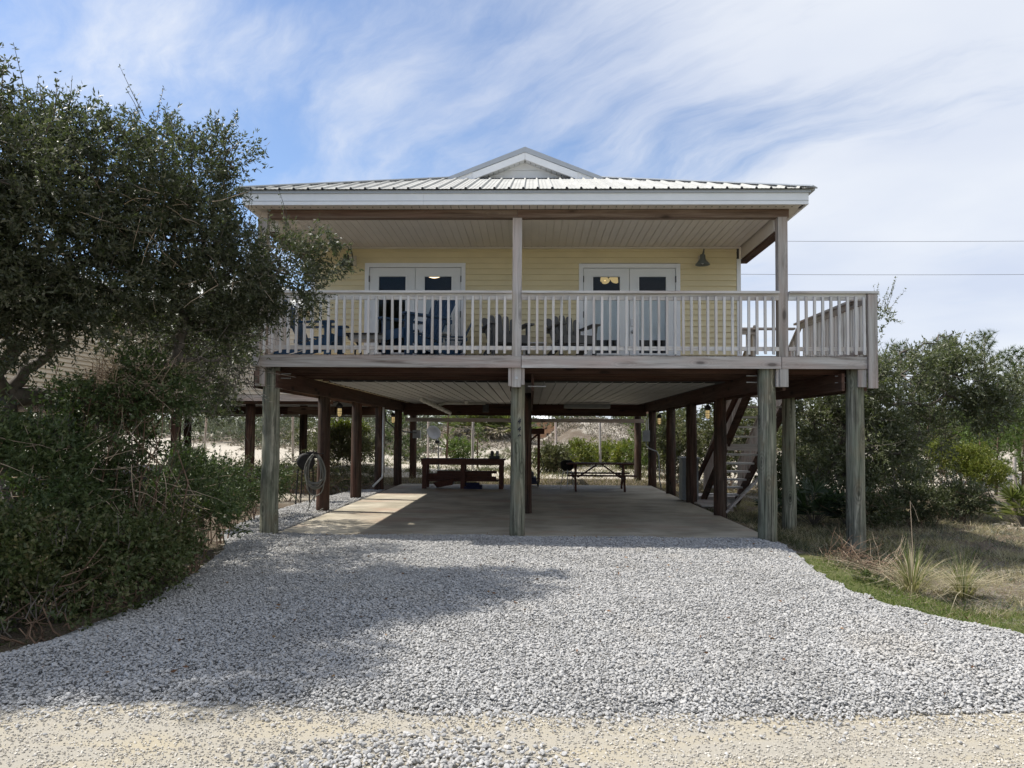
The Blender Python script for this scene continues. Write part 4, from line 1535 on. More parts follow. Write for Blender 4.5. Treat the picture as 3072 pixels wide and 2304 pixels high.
# ------------------------------------------------------------------ porch furniture
def adirondack(mat, label, sc=1.0, round_back=False):
    A = thing('adirondack_chair', label, 'chair', (0, 0, 0), 0)
    for s in (-1, 1):
        MB().hexa([(s * .255 - .018, -.44, .25), (s * .255 + .018, -.44, .25), (s * .255 + .018, .55, 0.0), (s * .255 - .018, .55, 0.0),
                   (s * .255 - .018, -.44, .37), (s * .255 + .018, -.44, .37), (s * .255 + .018, .52, .10), (s * .255 - .018, .52, .10)]).build('rear_leg', mat, A)
        MB().box(s * .292 - .018, s * .292 + .018, -.44, -.33, 0, .56).build('front_leg', mat, A)
        MB().hexa([(s * .30 - .075, -.50, .561), (s * .30 + .075, -.50, .561), (s * .30 + .045, .27, .561), (s * .30 - .045, .27, .561),
                   (s * .30 - .075, -.50, .588), (s * .30 + .075, -.50, .588), (s * .30 + .045, .27, .588), (s * .30 - .045, .27, .588)]).build('armrest', mat, A)
        MB().hexa([(s * .312 - .012, -.42, .44), (s * .312 + .012, -.42, .44), (s * .312 + .012, -.37, .44), (s * .312 - .012, -.37, .44),
                   (s * .312 - .012, -.45, .56), (s * .312 + .012, -.45, .56), (s * .312 + .012, -.28, .56), (s * .312 - .012, -.28, .56)]).build('arm_bracket', mat, A)
    for k in range(5):
        y = -.43 + k * .105
        z = .378 - k * .027
        MB().box(-.27, .27, y, y + .095, z, z + .02).build('seat_slat', mat, A)
    MB().box(-.272, .272, -.462, -.441, .26, .375).build('front_apron', mat, A)
    n = 5
    tops = [.70, .77, .80, .77, .70] if not round_back else [.90, 1.0, 1.03, 1.0, .90]
    for k in range(n):
        w = .104
        xb = (k - 2) * .092
        xt = (k - 2) * .128
        L = tops[k]
        base = Vector((0, .10, .22))
        d = Vector((0, .40, .86)).normalized()
        nrm = Vector((0, d.z, -d.y))
        prof = []
        for f, wf in ((0, .8), (.90, 1.08), (.96, .95), (.99, .62), (1.0, .2)):
            prof.append((f, wf * w / 2))
        mb = MB()
        for (f0, w0), (f1, w1) in zip(prof[:-1], prof[1:]):
            p0 = base + d * (L * .86 * f0) + Vector((xb + (xt - xb) * f0, 0, 0))
            p1 = base + d * (L * .86 * f1) + Vector((xb + (xt - xb) * f1, 0, 0))
            X = Vector((1, 0, 0))
            t = nrm * .01
            mb.hexa([p0 - X * w0 - t, p0 + X * w0 - t, p0 + X * w0 + t, p0 - X * w0 + t, p1 - X * w1 - t, p1 + X * w1 - t, p1 + X * w1 + t, p1 - X * w1 + t])
        mb.build('back_slat', mat, A)
    MB().box(-.31, .31, .27, .31, .50, .56).build('back_brace', mat, A)
    MB().box(-.26, .26, .16, .195, .24, .30).build('back_brace', mat, A)
    A.scale = (sc, sc, sc)
    return A


def put(o, x, y, rz, z=ZD):
    o.location = (x, y, z)
    o.rotation_euler = (0, 0, R(rz))


CG = 'adirondack chairs on the porch'
c1 = adirondack('blue', 'navy blue adirondack chair seen side-on at the left porch end, below oak leaves', 1.0, True)
put(c1, at(935, 1040, 12.15).x, 12.15, 84)
c2 = adirondack('blue', 'tall navy blue adirondack chair facing left, in front of the left french door', 1.18, True)
put(c2, at(1262, 1040, 12.2).x, 12.2, -48)
c3 = adirondack('blue', 'small navy blue adirondack chair at the right jamb of the left french door', .74, True)
put(c3, at(1358, 1040, 12.75).x, 12.72, -78)
c4 = adirondack('chair_grey', 'charcoal grey adirondack chair left of the centre porch post', .98)
put(c4, at(1512, 1040, 12.3).x, 12.3, 18)
c5 = adirondack('chair_grey', 'charcoal grey adirondack chair beside the left jamb of the right french door', .98)
put(c5, at(1708, 1040, 12.35).x, 12.35, 18)
for o in (c1, c2, c3, c4, c5):
    o['group'] = CG

ct = thing('coffee_table', 'black framed patio table with curved legs between the blue chairs', 'table', (at(1118, 1040, 12.3).x, 12.3, ZD))
MB().box(-.42, .42, -.3, .3, .40, .425).build('tabletop', 'black', ct)
MB().box(-.36, .36, -.25, .25, .33, .399).build('table_apron', 'box_grey', ct)
for sx in (-1, 1):
    for sy in (-1, 1):
        MB().tube([(sx * .36, sy * .25, .40), (sx * .30, sy * .22, .30), (sx * .24, sy * .2, .16), (sx * .25, sy * .2, .05), (sx * .30, sy * .22, .0)], .018, 6).build('leg', 'black', ct, True)
wt = thing('side_table', 'small white plastic side table between the two grey chairs', 'table', (at(1603, 1040, 12.5).x, 12.5, ZD))
for k in range(5):
    MB().box(-.20 + k * .082, -.122 + k * .082, -.2, .2, .30, .32).build('table_slat', 'plastic_white', wt)
for sx in (-1, 1):
    for sy in (-1, 1):
        MB().box(sx * .17 - .018, sx * .17 + .018, sy * .16 - .018, sy * .16 + .018, 0, .299).build('leg', 'plastic_white', wt)
    MB().box(sx * .17 - .01, sx * .17 + .01, -.139, .139, .24, .299).build('table_rail', 'plastic_white', wt)
wt2 = thing('side_table', 'low white side table standing behind the tall blue chair', 'table', (at(1325, 1040, 12.45).x, 12.5, ZD))
MB().box(-.14, .14, -.14, .14, .46, .49).build('tabletop', 'plastic_white', wt2)
MB().box(-.045, .045, -.045, .045, .02, .459).build('leg', 'plastic_white', wt2)
MB().box(-.13, .13, -.13, .13, 0, .019).build('base', 'plastic_white', wt2)

# ------------------------------------------------------------------ under the house
hz = thing('garden_hose', 'grey garden hose coiled on the second left piling', 'hose', (-4.17, 14.66, 0.72))
rg_ = random.Random(9)
for k in range(9):
    rx, rzv = .13 + rg_.uniform(0, .08), .30 + rg_.uniform(-.02, .12)
    ox, oy = rg_.uniform(-.03, .03) - .05, -.02 * (k % 3) - .02
    oz = .45 - rzv
    pts = [(ox + rx * math.sin(t) * (1 - .25 * math.cos(t)), oy + .015 * math.sin(3 * t + k), oz + rzv * math.cos(t)) for t in np.linspace(0, 2 * math.pi, 26)]
    MB().tube(pts, .012, 6, False).build('hose_loop', 'rubber', hz, True)
MB().tube([(-.02, -.05, -.3), (-.12, -.1, -.5), (-.16, -.12, -.66), (.0, -.16, -.70), (.14, -.10, -.6)], .012, 6).build('hose_end', 'rubber', hz, True)
MB().tube([(0.08, .05, .46), (-.06, -.12, .46), (-.06, -.14, .52)], .012, 6).build('hook', 'black', hz)

c = at(917, 1390, 16.6)
bg_ = thing('barrel_smoker', 'black barrel smoker standing left of the hanging hose', 'grill', (c.x, 16.6, -0.03))
m = MB().lathe([(0, -.2), (.14, -.2), (.19, -.19), (.19, .19), (.14, .2), (0, .2)], 20, (0, 0, .97), (0.35, -1, 0))
m.build('barrel', 'black_rough', bg_, True)
MB().tube([(-.19, 0, .97), (-.3, 0, .97)], .012, 6).build('handle', 'black_rough', bg_)
MB().box(.05, .24, -.16, .16, 1.05, 1.19).build('firebox', 'black_rough', bg_)
for sx, sy in ((-.12, -.15), (.12, -.15), (-.12, .15), (.12, .15)):
    MB().tube([(sx, sy, .82), (sx * 1.3, sy * 1.2, 0)], .016, 6).build('leg', 'black_rough', bg_)

# workbench
wb = thing('workbench', 'long dark brown timber workbench at the back of the carport', 'workbench', (at(1391, 1400, 21.4).x, 21.4, .035))
for k in range(5):
    MB().box(-1.19, 1.19, -.35 + k * .142, -.35 + k * .142 + .137, .80, .838).build('top_plank', 'redwood', wb)
MB().box(-1.17, 1.17, -.34, -.30, .67, .799).build('apron', 'redwood', wb)
for x in (-1.08, 0, 1.08):
    for y in (-.28, .28):
        MB().box(x - .06, x + .06, y - .045, y + .045, 0, .669 if y < 0 else .799).build('leg', 'redwood', wb)
MB().box(-1.0, 1.0, -.2, .3, .20, .24).build('shelf', 'redwood', wb)
for k, (dx, w, zz, hh) in enumerate(((-.05, 1.95, .24, .09), (-.1, 1.8, .335, .08), (.1, 1.7, .42, .07))):
    o = thing('timber_board', ('lowest and longest dark red board of the stack under the workbench', 'middle dark red board of the stack under the workbench', 'topmost dark red board of the stack under the workbench')[k], 'board', (wb.location.x + dx, 21.42, .035 + zz), R(2 * k - 2), 'boards stored under the workbench')
    MB().box(-w / 2, w / 2, -.12, .12, 0, hh).build('board', 'redwood', o)
tp = thing('tarp_bundle', 'dark blue folded tarpaulin on the floor under the workbench', 'tarp', (wb.location.x + .3, 21.2, .036))
for k, (dx, w, h_) in enumerate(((0, .26, .06), (.03, .23, .05), (-.02, .2, .05))):
    MB().hexa([(dx - w, -.18, .06 * k), (dx + w, -.16, .06 * k), (dx + w * .95, .18, .06 * k), (dx - w * .97, .16, .06 * k), (dx - w * .96, -.15, .06 * k + h_), (dx + w * .9, -.14, .06 * k + h_ * .8), (dx + w * .9, .15, .06 * k + h_), (dx - w * .9, .14, .06 * k + h_ * .9)]).build('fold', 'tarp_blue', tp)
wl_ = thing('wheelbarrow', 'upturned red brown wheelbarrow tray leaning below the workbench', 'wheelbarrow', (wb.location.x - .55, 21.25, .035))
MB().hexa([(-.18, -.1, .02), (.25, -.1, .10), (.25, .25, .10), (-.18, .25, .02), (-.28, -.16, .16), (.30, -.16, .28), (.30, .3, .28), (-.28, .3, .16)]).build('tray', 'redwood', wl_)
MB().tube([(.25, 0, .2), (.75, .0, .25)], .016, 6).build('handle', 'redwood', wl_)
MB().tube([(.25, .2, .2), (.75, .2, .25)], .016, 6).build('handle', 'redwood', wl_)
jr = thing('tool_caddy', 'small black tool caddy on the right end of the workbench', 'caddy', (wb.location.x + .88, 21.35, .874))
MB().box(-.15, .15, -.08, .08, 0, .08).build('tray', 'black', jr)
MB().lathe([(0, 0), (.05, 0), (.05, .12), (.02, .15), (0, .15)], 10, (-.07, 0, .081)).build('can', 'black', jr)
MB().lathe([(0, 0), (.045, 0), (.045, .1), (.03, .14), (0, .14)], 10, (.08, 0, .081)).build('can', 'box_grey', jr)

# picnic table
pt = thing('picnic_table', 'red brown wooden picnic table at the back right of the carport', 'picnic table', (at(1798, 1400, 21.0).x, 21.0, .035))
for k in range(5):
    MB().box(-.92, .92, -.36 + k * .146, -.36 + k * .146 + .138, .72, .758).build('top_plank', 'redwood', pt)
for s in (-1, 1):
    for k in range(2):
        MB().box(-.92, .92, s * .68 - .14 + k * .143, s * .68 - .005 + k * .143, .42, .456).build('seat_plank', 'redwood', pt)
for x in (-.66, .66):
    for s in (-1, 1):
        MB().bar((x + .03 * s, s * .25, .719), (x + .03 * s, s * .64, 0), .045, .13, (0, 1, 0)).build('leg', 'redwood', pt)
    MB().box(x - .06, x - .02, -.78, .78, .325, .419).build('seat_bearer', 'redwood', pt)
    MB().box(x - .06, x - .02, -.35, .35, .63, .719).build('top_bearer', 'redwood', pt)
    MB().bar((x * .93, -.02, .35), (x * .12, -.02, .70), .04, .09, (0, 1, 0)).build('brace', 'redwood', pt)

# kettle grill
kg = thing('charcoal_grill', 'black charcoal grill on three legs left of the picnic table', 'grill', (at(1702, 1400, 21.2).x, 21.2, .035))
MB().lathe([(0, -.19), (.1, -.18), (.18, -.1), (.205, 0)], 18, (0, 0, .70)).build('bowl', 'black_rough', kg, True)
MB().lathe([(.21, 0.004), (.19, .06), (.13, .11), (.0, .13)], 18, (0, 0, .70)).build('lid', 'black_rough', kg, True)
MB().tube([(-.2, -.02, .72), (-.32, -.02, .70), (-.34, -.02, .66)], .012, 6).build('handle', 'black_rough', kg)
for a in (0.5, 2.6, 4.7):
    MB().tube([(.12 * math.cos(a), .12 * math.sin(a), .56), (.22 * math.cos(a), .22 * math.sin(a), 0)], .013, 6).build('leg', 'steel', kg)

# lawn cart with handle behind centre post
lc = thing('lawn_mower', 'dark push mower with bent handle behind the centre pilings', 'mower', (at(1590, 1400, 22.0).x, 22.3, .035))
MB().hexa([(-.22, -.3, .08), (.22, -.3, .08), (.22, .3, .08), (-.22, .3, .08), (-.18, -.25, .28), (.18, -.25, .28), (.18, .25, .28), (-.18, .25, .28)]).build('deck_housing', 'tarp_blue', lc)
MB().lathe([(0, 0), (.12, 0), (.12, .12), (.08, .16), (0, .16)], 12, (0, 0, .281)).build('engine', 'black', lc)
MB().tube([(-.18, .2, .2), (.1, .5, .75), (.2, .6, .9)], .014, 6).build('handle', 'black', lc)
MB().tube([(.2, .2, .2), (.42, .5, .6), (.30, .6, .9)], .014, 6).build('handle', 'black', lc)
for sx in (-.24, .24):
    for sy in (-.25, .25):
        MB().lathe([(0, -.02), (.09, -.02), (.1, 0), (.09, .02), (0, .02)], 14, (sx, sy, .1), (1, 0, 0)).build('wheel', 'rubber_black', lc)

# electrical box with conduit, right
c = at(1937, 1308, 23.0)
eb = thing('electrical_box', 'grey electrical meter box with conduit on a far right piling', 'utility box', (c.x, 22.9, c.z))
MB().box(-.10, .10, -.08, .08, -.17, .17).build('enclosure', 'box_grey', eb)
MB().box(-.09, .09, -.095, -.081, -.15, .12).build('cover', 'box_grey', eb)
MB().tube([(.0, 0, .171), (.0, 0, .5)], .022, 8).build('riser', 'pvc', eb)
MB().tube([(.06, 0, .171), (.06, 0, .55)], .018, 8).build('riser', 'pvc', eb)
MB().tube([(.0, 0, -.171), (.0, 0, -.28), (.05, -.1, -.36), (.17, -.2, -.42), (.28, -.22, -.46), (.34, -.22, -.6), (.36, -.22, -1.3), (.42, -.24, -1.6)], .02, 8).build('conduit', 'box_grey', eb, True)
c = at(1198, 1322, 26.3)
eb2 = thing('electrical_box', 'small grey box with looped cable on the rear left piling', 'utility box', (-4.0, 26.25, 1.55))
MB().box(-.13, .13, -.1, .1, -.14, .14).build('enclosure', 'box_grey', eb2)
MB().tube([(-.0, -.11, .05), (-.35, -.5, .08), (-.5, -1.6, .2), (-.58, -2.6, .42), (-.58, -2.9, .75)], .022, 7).build('cable', 'rubber_black', eb2, True)

# grey locker and pallet by the stair foot
c = at(2052, 1408, 18.0)
ul = thing('storage_locker', 'slim grey storage locker with capped lid beside the stair foot', 'locker', (c.x, 18.0, 0.06))
MB().box(-.08, .30, -.2, .2, 0, .95).build('body', 'box_grey', ul)
MB().box(-.11, .33, -.23, .23, .951, 1.0).build('lid', 'box_grey', ul)
pl_ = thing('wooden_platform', 'low weathered wooden platform next to the slab edge', 'platform', (4.0, 17.6, -.06))
for k in range(7):
    MB().box(-.25, .5, -1.0 + k * .2, -.81 + k * .2, .08, .115).build('plank', 'grey_x', pl_)
for y in (-.9, 0.3):
    MB().box(-.22, .47, y, y + .08, -.03, .079).build('bearer', 'grey_x', pl_)

# satellite dish
c = at(1296, 1300, 27.5)
sd = thing('satellite_dish', 'grey satellite dish on a pole behind the workbench', 'satellite dish', (c.x + .12, 27.5, .1))
dz_ = c.z - .1
MB().tube([(.12, .05, 0), (.12, .05, dz_ - .35), (.0, .1, dz_ - .1)], .025, 8).build('pole', 'steel', sd)
MB().lathe([(0, .0), (.1, .012), (.2, .05), (.27, .095), (.275, .09), (.2, .04), (.1, .0), (0, -.012)], 20, (-.1, .1, dz_), (.45, -.75, .35)).build('reflector', 'dish', sd, True)
MB().tube([(-.1, .05, dz_ - .2), (-.3, -.3, dz_ - .1)], .012, 6).build('feed_arm', 'steel', sd)
MB().box(.0, .16, -.02, .12, dz_ - .36, dz_ - .26).build('bracket', 'black', sd)

# fence posts behind, each its own thing
fp = MB().tube([(0, 0, -.3), (0, 0, 1.0), (.01, 0, 1.95)], [.055, .052, .05], 8).mesh('fence_post', MAT['grey_z'])
FP = [(613, 32, 'tall grey fence post left of the corner piling, under the neighbour house'),
      (880, 32, 'grey fence post just right of the front left piling'),
      (1014, 34, 'grey fence post half hidden by the yellow topped bush'),
      (1285, 33, 'grey fence post just left of the satellite dish'),
      (1418, 30, 'tan fence post beside the small pine sapling'),
      (1671, 32, 'fence post in front of the peach house corner'),
      (1801, 32, 'fence post behind the middle of the picnic table'),
      (2926, 26, 'pale fence post above the yellow green bush'),
      (3041, 22, 'pale fence post behind the right hand palmetto')]
for px, Y, lab in FP:
    p = at(px, 1300, Y)
    o = bpy.data.objects.new('fence_post', fp)
    COL.objects.link(o)
    o.location = (p.x, Y, float(height(p.x, Y)))
    o.rotation_euler = (R(random.uniform(-2, 2)), R(random.uniform(-2, 2)), random.random())
    if px > 2900:
        o.scale.z = .62
    tag(o, lab, 'post', 'fence posts behind the house')

# overhead lines
for (z0, lab) in ((12.0, 'upper of two thin overhead power lines right of the porch roof'), (10.2, 'lower of two thin overhead power lines right of the porch roof')):
    pts = [(x, 40 + x * .02, z0 - 1.6 + 1.6 * ((x - 14) / 60) ** 2 + (.5 if False else 0)) for x in np.linspace(-55, 75, 40)]
    pts = [(x, y, z + 1.6) for x, y, z in pts]
    tag(MB().tube(pts, .011, 5).build('power_line', 'wire'), lab, 'cable', 'overhead power lines')


# ------------------------------------------------------------------ vegetation
OAK = leaf_mat('live_oak_leaves', (0.026, 0.034, 0.017), (0.066, 0.076, 0.042), (0.19, 0.18, 0.125), 0.45, 0.5, 0.36)
OAK_R = leaf_mat('sand_oak_leaves', (0.05, 0.062, 0.03), (0.112, 0.126, 0.066), (0.25, 0.245, 0.17), 0.45, 0.5, 0.3)
VINE = leaf_mat('vine_leaves', (0.026, 0.046, 0.015), (0.062, 0.092, 0.030), (0.15, 0.165, 0.07), 0.55, 0.45, 0.25)
BRIAR = leaf_mat('briar_leaves', (0.036, 0.052, 0.018), (0.082, 0.105, 0.036), (0.19, 0.165, 0.08), 0.5, 0.4, 0.25)
YAUPON = leaf_mat('yellow_green_leaves', (0.05, 0.07, 0.012), (0.13, 0.15, 0.025), (0.26, 0.24, 0.045), 0.5, 0.4, 0.3)
OLIVE = leaf_mat('olive_scrub_leaves', (0.05, 0.055, 0.028), (0.10, 0.105, 0.05), (0.19, 0.18, 0.09), 0.55, 0.35, 0.25)
GREYG = leaf_mat('grey_green_scrub_leaves', (0.06, 0.07, 0.05), (0.12, 0.13, 0.09), (0.22, 0.22, 0.17), 0.55, 0.35, 0.2)
NEEDLE = leaf_mat('pine_needles', (0.04, 0.065, 0.014), (0.095, 0.135, 0.032), (0.18, 0.21, 0.06), 0.5, 0.4, 0.3)
NEEDLE_D = leaf_mat('dark_pine_needles', (0.025, 0.042, 0.014), (0.06, 0.085, 0.028), (0.12, 0.14, 0.05), 0.5, 0.4, 0.3)
PALM = leaf_mat('palmetto_blades', (0.05, 0.07, 0.015), (0.12, 0.14, 0.04), (0.24, 0.22, 0.09), 0.45, 0.45, 0.3)
PALM_D = leaf_mat('dark_palmetto_blades', (0.02, 0.035, 0.02), (0.045, 0.068, 0.035), (0.10, 0.12, 0.07), 0.45, 0.45, 0.25)
DEADP = leaf_mat('dead_palmetto_blades', (0.20, 0.16, 0.12), (0.36, 0.31, 0.25), (0.5, 0.45, 0.38), 0.7, 0.2, 0.2)
TUSS = leaf_mat('pale_tussock_blades', (0.20, 0.17, 0.10), (0.36, 0.31, 0.21), (0.52, 0.46, 0.34), 0.7, 0.2, 0.25)
STRAW = leaf_mat('dry_grass', (0.13, 0.095, 0.06), (0.26, 0.21, 0.14), (0.42, 0.36, 0.25), 0.7, 0.2, 0.25)
GRASS = leaf_mat('green_grass', (0.05, 0.08, 0.018), (0.11, 0.15, 0.035), (0.22, 0.24, 0.075), 0.6, 0.3, 0.35)
DARKG = leaf_mat('dark_weeds', (0.03, 0.038, 0.018), (0.065, 0.075, 0.035), (0.13, 0.125, 0.07), 0.6, 0.3, 0.25)
SCRUB = leaf_mat('bare_dune_scrub', (0.12, 0.10, 0.085), (0.235, 0.20, 0.17), (0.36, 0.32, 0.275), 0.8, 0.15, 0.1)


def unit(a):
    return a / np.maximum(np.linalg.norm(a, axis=-1, keepdims=True), 1e-9)


def leaf_mesh(name, base, d, L, W, mat, tone, rng, tri=False, bend=0.0):
    n = len(base)
    d = unit(d)
    r = rng.normal(size=(n, 3))
    s = unit(np.cross(d, r))
    nrm = np.cross(s, d)
    L, W = np.asarray(L)[:, None], np.asarray(W)[:, None]
    if tri:
        co = np.stack([base - s * W / 2, base + s * W / 2, base + d * L - np.array([0, 0, 1.0]) * L * bend], 1)
        fc = np.arange(n * 3).reshape(n, 3)
    else:
        fold = nrm * W * 0.22
        co = np.stack([base, base + d * L * .48 + s * W / 2 + fold, base + d * L - np.array([0, 0, 1.0]) * L * bend, base + d * L * .48 - s * W / 2 + fold], 1)
        fc = np.arange(n * 4).reshape(n, 4)
    me = np_mesh(name, co.reshape(-1, 3), fc)
    a = me.attributes.new('tone', 'FLOAT', 'FACE')
    a.data.foreach_set('value', np.clip(tone, 0, 1).astype(np.float32))
    me.materials.append(mat)
    return me


def blob_points(blobs, n, rng, shell=0.65):
    """points in a union of ellipsoids, most of them near the outside; returns points and outward directions"""
    B = np.array([(*b[0], *b[1]) for b in blobs], float)
    wt = (B[:, 3] * B[:, 4] + B[:, 4] * B[:, 5] + B[:, 3] * B[:, 5])
    k = rng.choice(len(B), n, p=wt / wt.sum())
    d = unit(rng.normal(size=(n, 3)))
    rad = np.where(rng.uniform(size=n) < shell, 1 - np.abs(rng.normal(0, .13, n)), rng.uniform(0.2, 1, n) ** 0.5)
    # knobbly surface
    lump = 1 + 0.16 * np.sin(d[:, 0] * 6 + k * 1.7) * np.sin(d[:, 2] * 7 + k) + 0.10 * np.sin(d[:, 1] * 13 + d[:, 0] * 11 + k * 3)
    p = B[k, :3] + d * B[k, 3:] * (rad * lump)[:, None]
    return p, unit(d / B[k, 3:])


def sprays(p, o, per, L, W, rng, twig=0.22, up=0.25, jitter=0.85, hang=0.0):
    """each cluster is a short twig with leaves set along it"""
    n = len(p)
    t = unit(o * 0.7 + rng.normal(size=(n, 3)) * 0.55 + np.array([0, 0, up - hang]))
    tl = twig * rng.uniform(0.6, 1.4, n)
    s = rng.uniform(0.0, 1.0, (n, per))
    base = p[:, None, :] + t[:, None, :] * (s * tl[:, None])[..., None]
    dirs = unit(t[:, None, :] * 0.6 + rng.normal(size=(n, per, 3)) * jitter * 0.6)
    tone = np.clip(rng.uniform(0.05, 0.75, (n, 1)) * 0.6 + rng.uniform(0, 0.55, (n, per)), 0, 1)
    m = n * per
    return base.reshape(m, 3), dirs.reshape(m, 3), L * rng.uniform(.65, 1.25, m), W * rng.uniform(.7, 1.2, m), tone.reshape(m)


def foliage(name, blobs, n, per, L, W, mat, parent, seed, twig=0.22, shell=0.65, up=0.25, tri=False, shoots=0, shoot_len=0.5, holes=0.0, hang=0.0):
    rng = np.random.default_rng(seed)
    p, o = blob_points(blobs, n, rng, shell)
    if holes:
        q = vnoise(p[:, 0] * 2.4 + 31, p[:, 2] * 2.4 + p[:, 1] * 1.3)
        keep = q > holes
        p, o = p[keep], o[keep]
    arr = [sprays(p, o, per, L, W, rng, twig, up, hang=hang)]
    if shoots:
        sp, so = blob_points(blobs, shoots * 6, rng, 1.0)
        k = np.argsort(-(so[:, 2] + rng.uniform(0, .5, len(sp))))[:shoots]
        sp, so = sp[k], so[k]
        tmb = MB()
        for a, b in zip(sp, so):
            ln = shoot_len * rng.uniform(.4, 1.2)
            d = unit(np.array([b[0] * .5 + rng.normal() * .25, b[1] * .5 + rng.normal() * .25, 1.0]))
            pts = [a, a + d * ln * .5 + rng.normal(size=3) * .02, a + d * ln]
            tmb.tube(pts, [.006, .004, .002], 3, False)
            m = int(14 * ln / .4)
            s = rng.uniform(.1, 1, m)
            bs = a + d * (s * ln)[:, None]
            dd = unit(d * .5 + rng.normal(size=(m, 3)) * .7)
            arr.append((bs, dd, L * .75 * rng.uniform(.6, 1.1, m), W * .85 * rng.uniform(.7, 1.1, m), rng.uniform(.3, 1, m)))
        tmb.build('shoots', 'bark', parent)['kind'] = 'stuff'
    base, dirs, Ls, Ws, tone = (np.concatenate([a[i] for a in arr]) for i in range(5))
    me = leaf_mesh(name, base, dirs, Ls, Ws, mat, tone, rng, tri)
    return link(bpy.data.objects.new(name, me), parent)


def limb(mb, a, b, r0, r1, rng, wob=0.12, n=7, sides=7, sag=0.0):
    a, b = Vector(a), Vector(b)
    pts = []
    for k in range(n + 1):
        s = k / n
        j = Vector(rng.normal(size=3)) * wob * (b - a).length * .18 * math.sin(math.pi * s)
        pts.append(a.lerp(b, s) + j + Vector((0, 0, sag * math.sin(math.pi * s))))
    mb.tube(pts, [r0 + (r1 - r0) * (k / n) ** .8 for k in range(n + 1)], sides)
    return pts


def bare_twigs(name, blobs, n, length, r, mat, parent, seed, flat=0.5, curl=0.35, out=.4):
    rng = np.random.default_rng(seed)
    p, o = blob_points(blobs, n, rng, 0.5)
    mb = MB()
    for a, b in zip(p, o):
        d = unit(rng.normal(size=3) * np.array([1, 1, flat]) + b * out)
        ln = length * rng.uniform(.4, 1.3)
        pts, q = [a], d
        for _ in range(4):
            q = unit(q + rng.normal(size=3) * curl * .5 * np.array([1, 1, .7]))
            pts.append(pts[-1] + q * ln * .25)
        mb.tube(pts, [r, r * .85, r * .7, r * .5, r * .3], 3, False)
    o_ = mb.build(name, mat, parent)
    o_['kind'] = 'stuff'
    return o_


def B(px, py, D, rx, ry, rz):
    p = at(px, py, D)
    return ((p.x, p.y, p.z), (rx * .86, ry * .86, rz * .86))


# big oak on the left ---------------------------------------------------------
oak = thing('oak_tree', 'large dark live oak with a broad crown overhanging the left porch end', 'tree', (-5.3, 7.6, 0.0), world_parts=True)
OB = [B(40, 555, 6.8, .85, .9, .70), B(315, 565, 7.3, .82, .9, .68), B(540, 555, 7.8, .55, .8, .55), B(672, 465, 8.0, .24, .4, .26),
      B(500, 700, 7.8, .85, .9, .55), B(150, 760, 7.0, 1.0, 1.0, .75), B(720, 785, 8.3, .52, .7, .40), B(848, 800, 8.6, .43, .6, .38),
      B(845, 865, 8.7, .44, .5, .30), B(640, 860, 8.2, .65, .8, .38), B(330, 870, 7.6, .85, .8, .36), B(60, 880, 7.0, .6, .7, .33),
      B(-60, 470, 5.9, .7, .6, .45), B(-330, 520, 6.2, 1.1, 1.1, .9), B(-300, 780, 6.0, 1.1, 1.0, .7), B(-700, 650, 5.6, 1.2, 1.0, .9),
      B(450, 400, 7.9, .25, .3, .2), B(180, 400, 7.0, .4, .5, .3), B(590, 650, 8.1, .4, .5, .35),
      ((-4.85, 5.45, 4.05), (.75, .55, .6)), ((-6.5, 5.35, 4.0), (1.0, .6, .6)), ((-5.9, 5.9, 4.1), (.8, .6, .5))]
foliage('crown', OB, 13500, 17, .055, .0185, OAK, oak, 101, twig=.22, shoots=260, shoot_len=.46, holes=.2)
foliage('crown', [B(800, 930, 8.75, .2, .3, .10), B(930, 915, 8.8, .10, .2, .07), B(1015, 800, 8.9, .13, .2, .05), B(985, 720, 8.7, .12, .2, .12), B(680, 950, 8.6, .33, .4, .14)], 330, 15, .06, .02, OAK, oak, 102, twig=.2, hang=.5)
foliage('crown', [B(620, 1010, 8.9, .6, .6, .3), B(40, 1010, 6.9, .45, .4, .3), B(180, 980, 7.0, .5, .4, .2), B(635, 1110, 9.8, .42, .5, .45), B(690, 980, 10.4, .32, .5, .5), B(430, 1000, 8.4, .55, .6, .2), B(560, 1170, 9.3, .5, .5, .35), B(640, 1200, 10.6, .4, .4, .2), B(610, 1000, 12.8, .85, 1.1, .6), B(560, 900, 12, 1.0, 1.0, .6)], 3300, 13, .06, .02, OAK, oak, 103, holes=.2)
rg = np.random.default_rng(5)
mb = MB()
root = Vector((-5.35, 7.7, -.1))
fork = at(20, 1190, 7.6)
limb(mb, root, fork, .14, .11, rg, .2)
for tgt, r in ((at(150, 1060, 7.7), .09), (at(-150, 700, 6.6), .11), (at(60, 520, 6.9), .08)):
    limb(mb, fork, tgt, .085, r * .5, rg, .35)
f2 = at(330, 1180, 8.2)
limb(mb, fork, f2, .11, .075, rg, .2)
f3 = at(530, 1080, 8.4)
limb(mb, f2, f3, .075, .062, rg, .2)
f4 = at(548, 985, 8.4)
limb(mb, f3, f4, .06, .055, rg, .2)
for a, tgt, r0 in ((f4, at(680, 930, 8.5), .045), (f4, at(520, 700, 7.9), .04), (f3, at(690, 1070, 8.8), .03), (f4, at(640, 610, 8.1), .035), (at(150, 1060, 7.7), at(250, 960, 7.6), .05),
                   (at(150, 1060, 7.7), at(160, 800, 7.1), .05), (at(250, 960, 7.6), at(330, 550, 7.4), .045), (at(680, 930, 8.5), at(860, 800, 8.6), .03), (at(60, 520, 6.9), at(200, 360, 7), .03), (at(640, 610, 8.1), at(690, 440, 8), .02)):
    limb(mb, a, tgt, r0, r0 * .35, rg, .35)
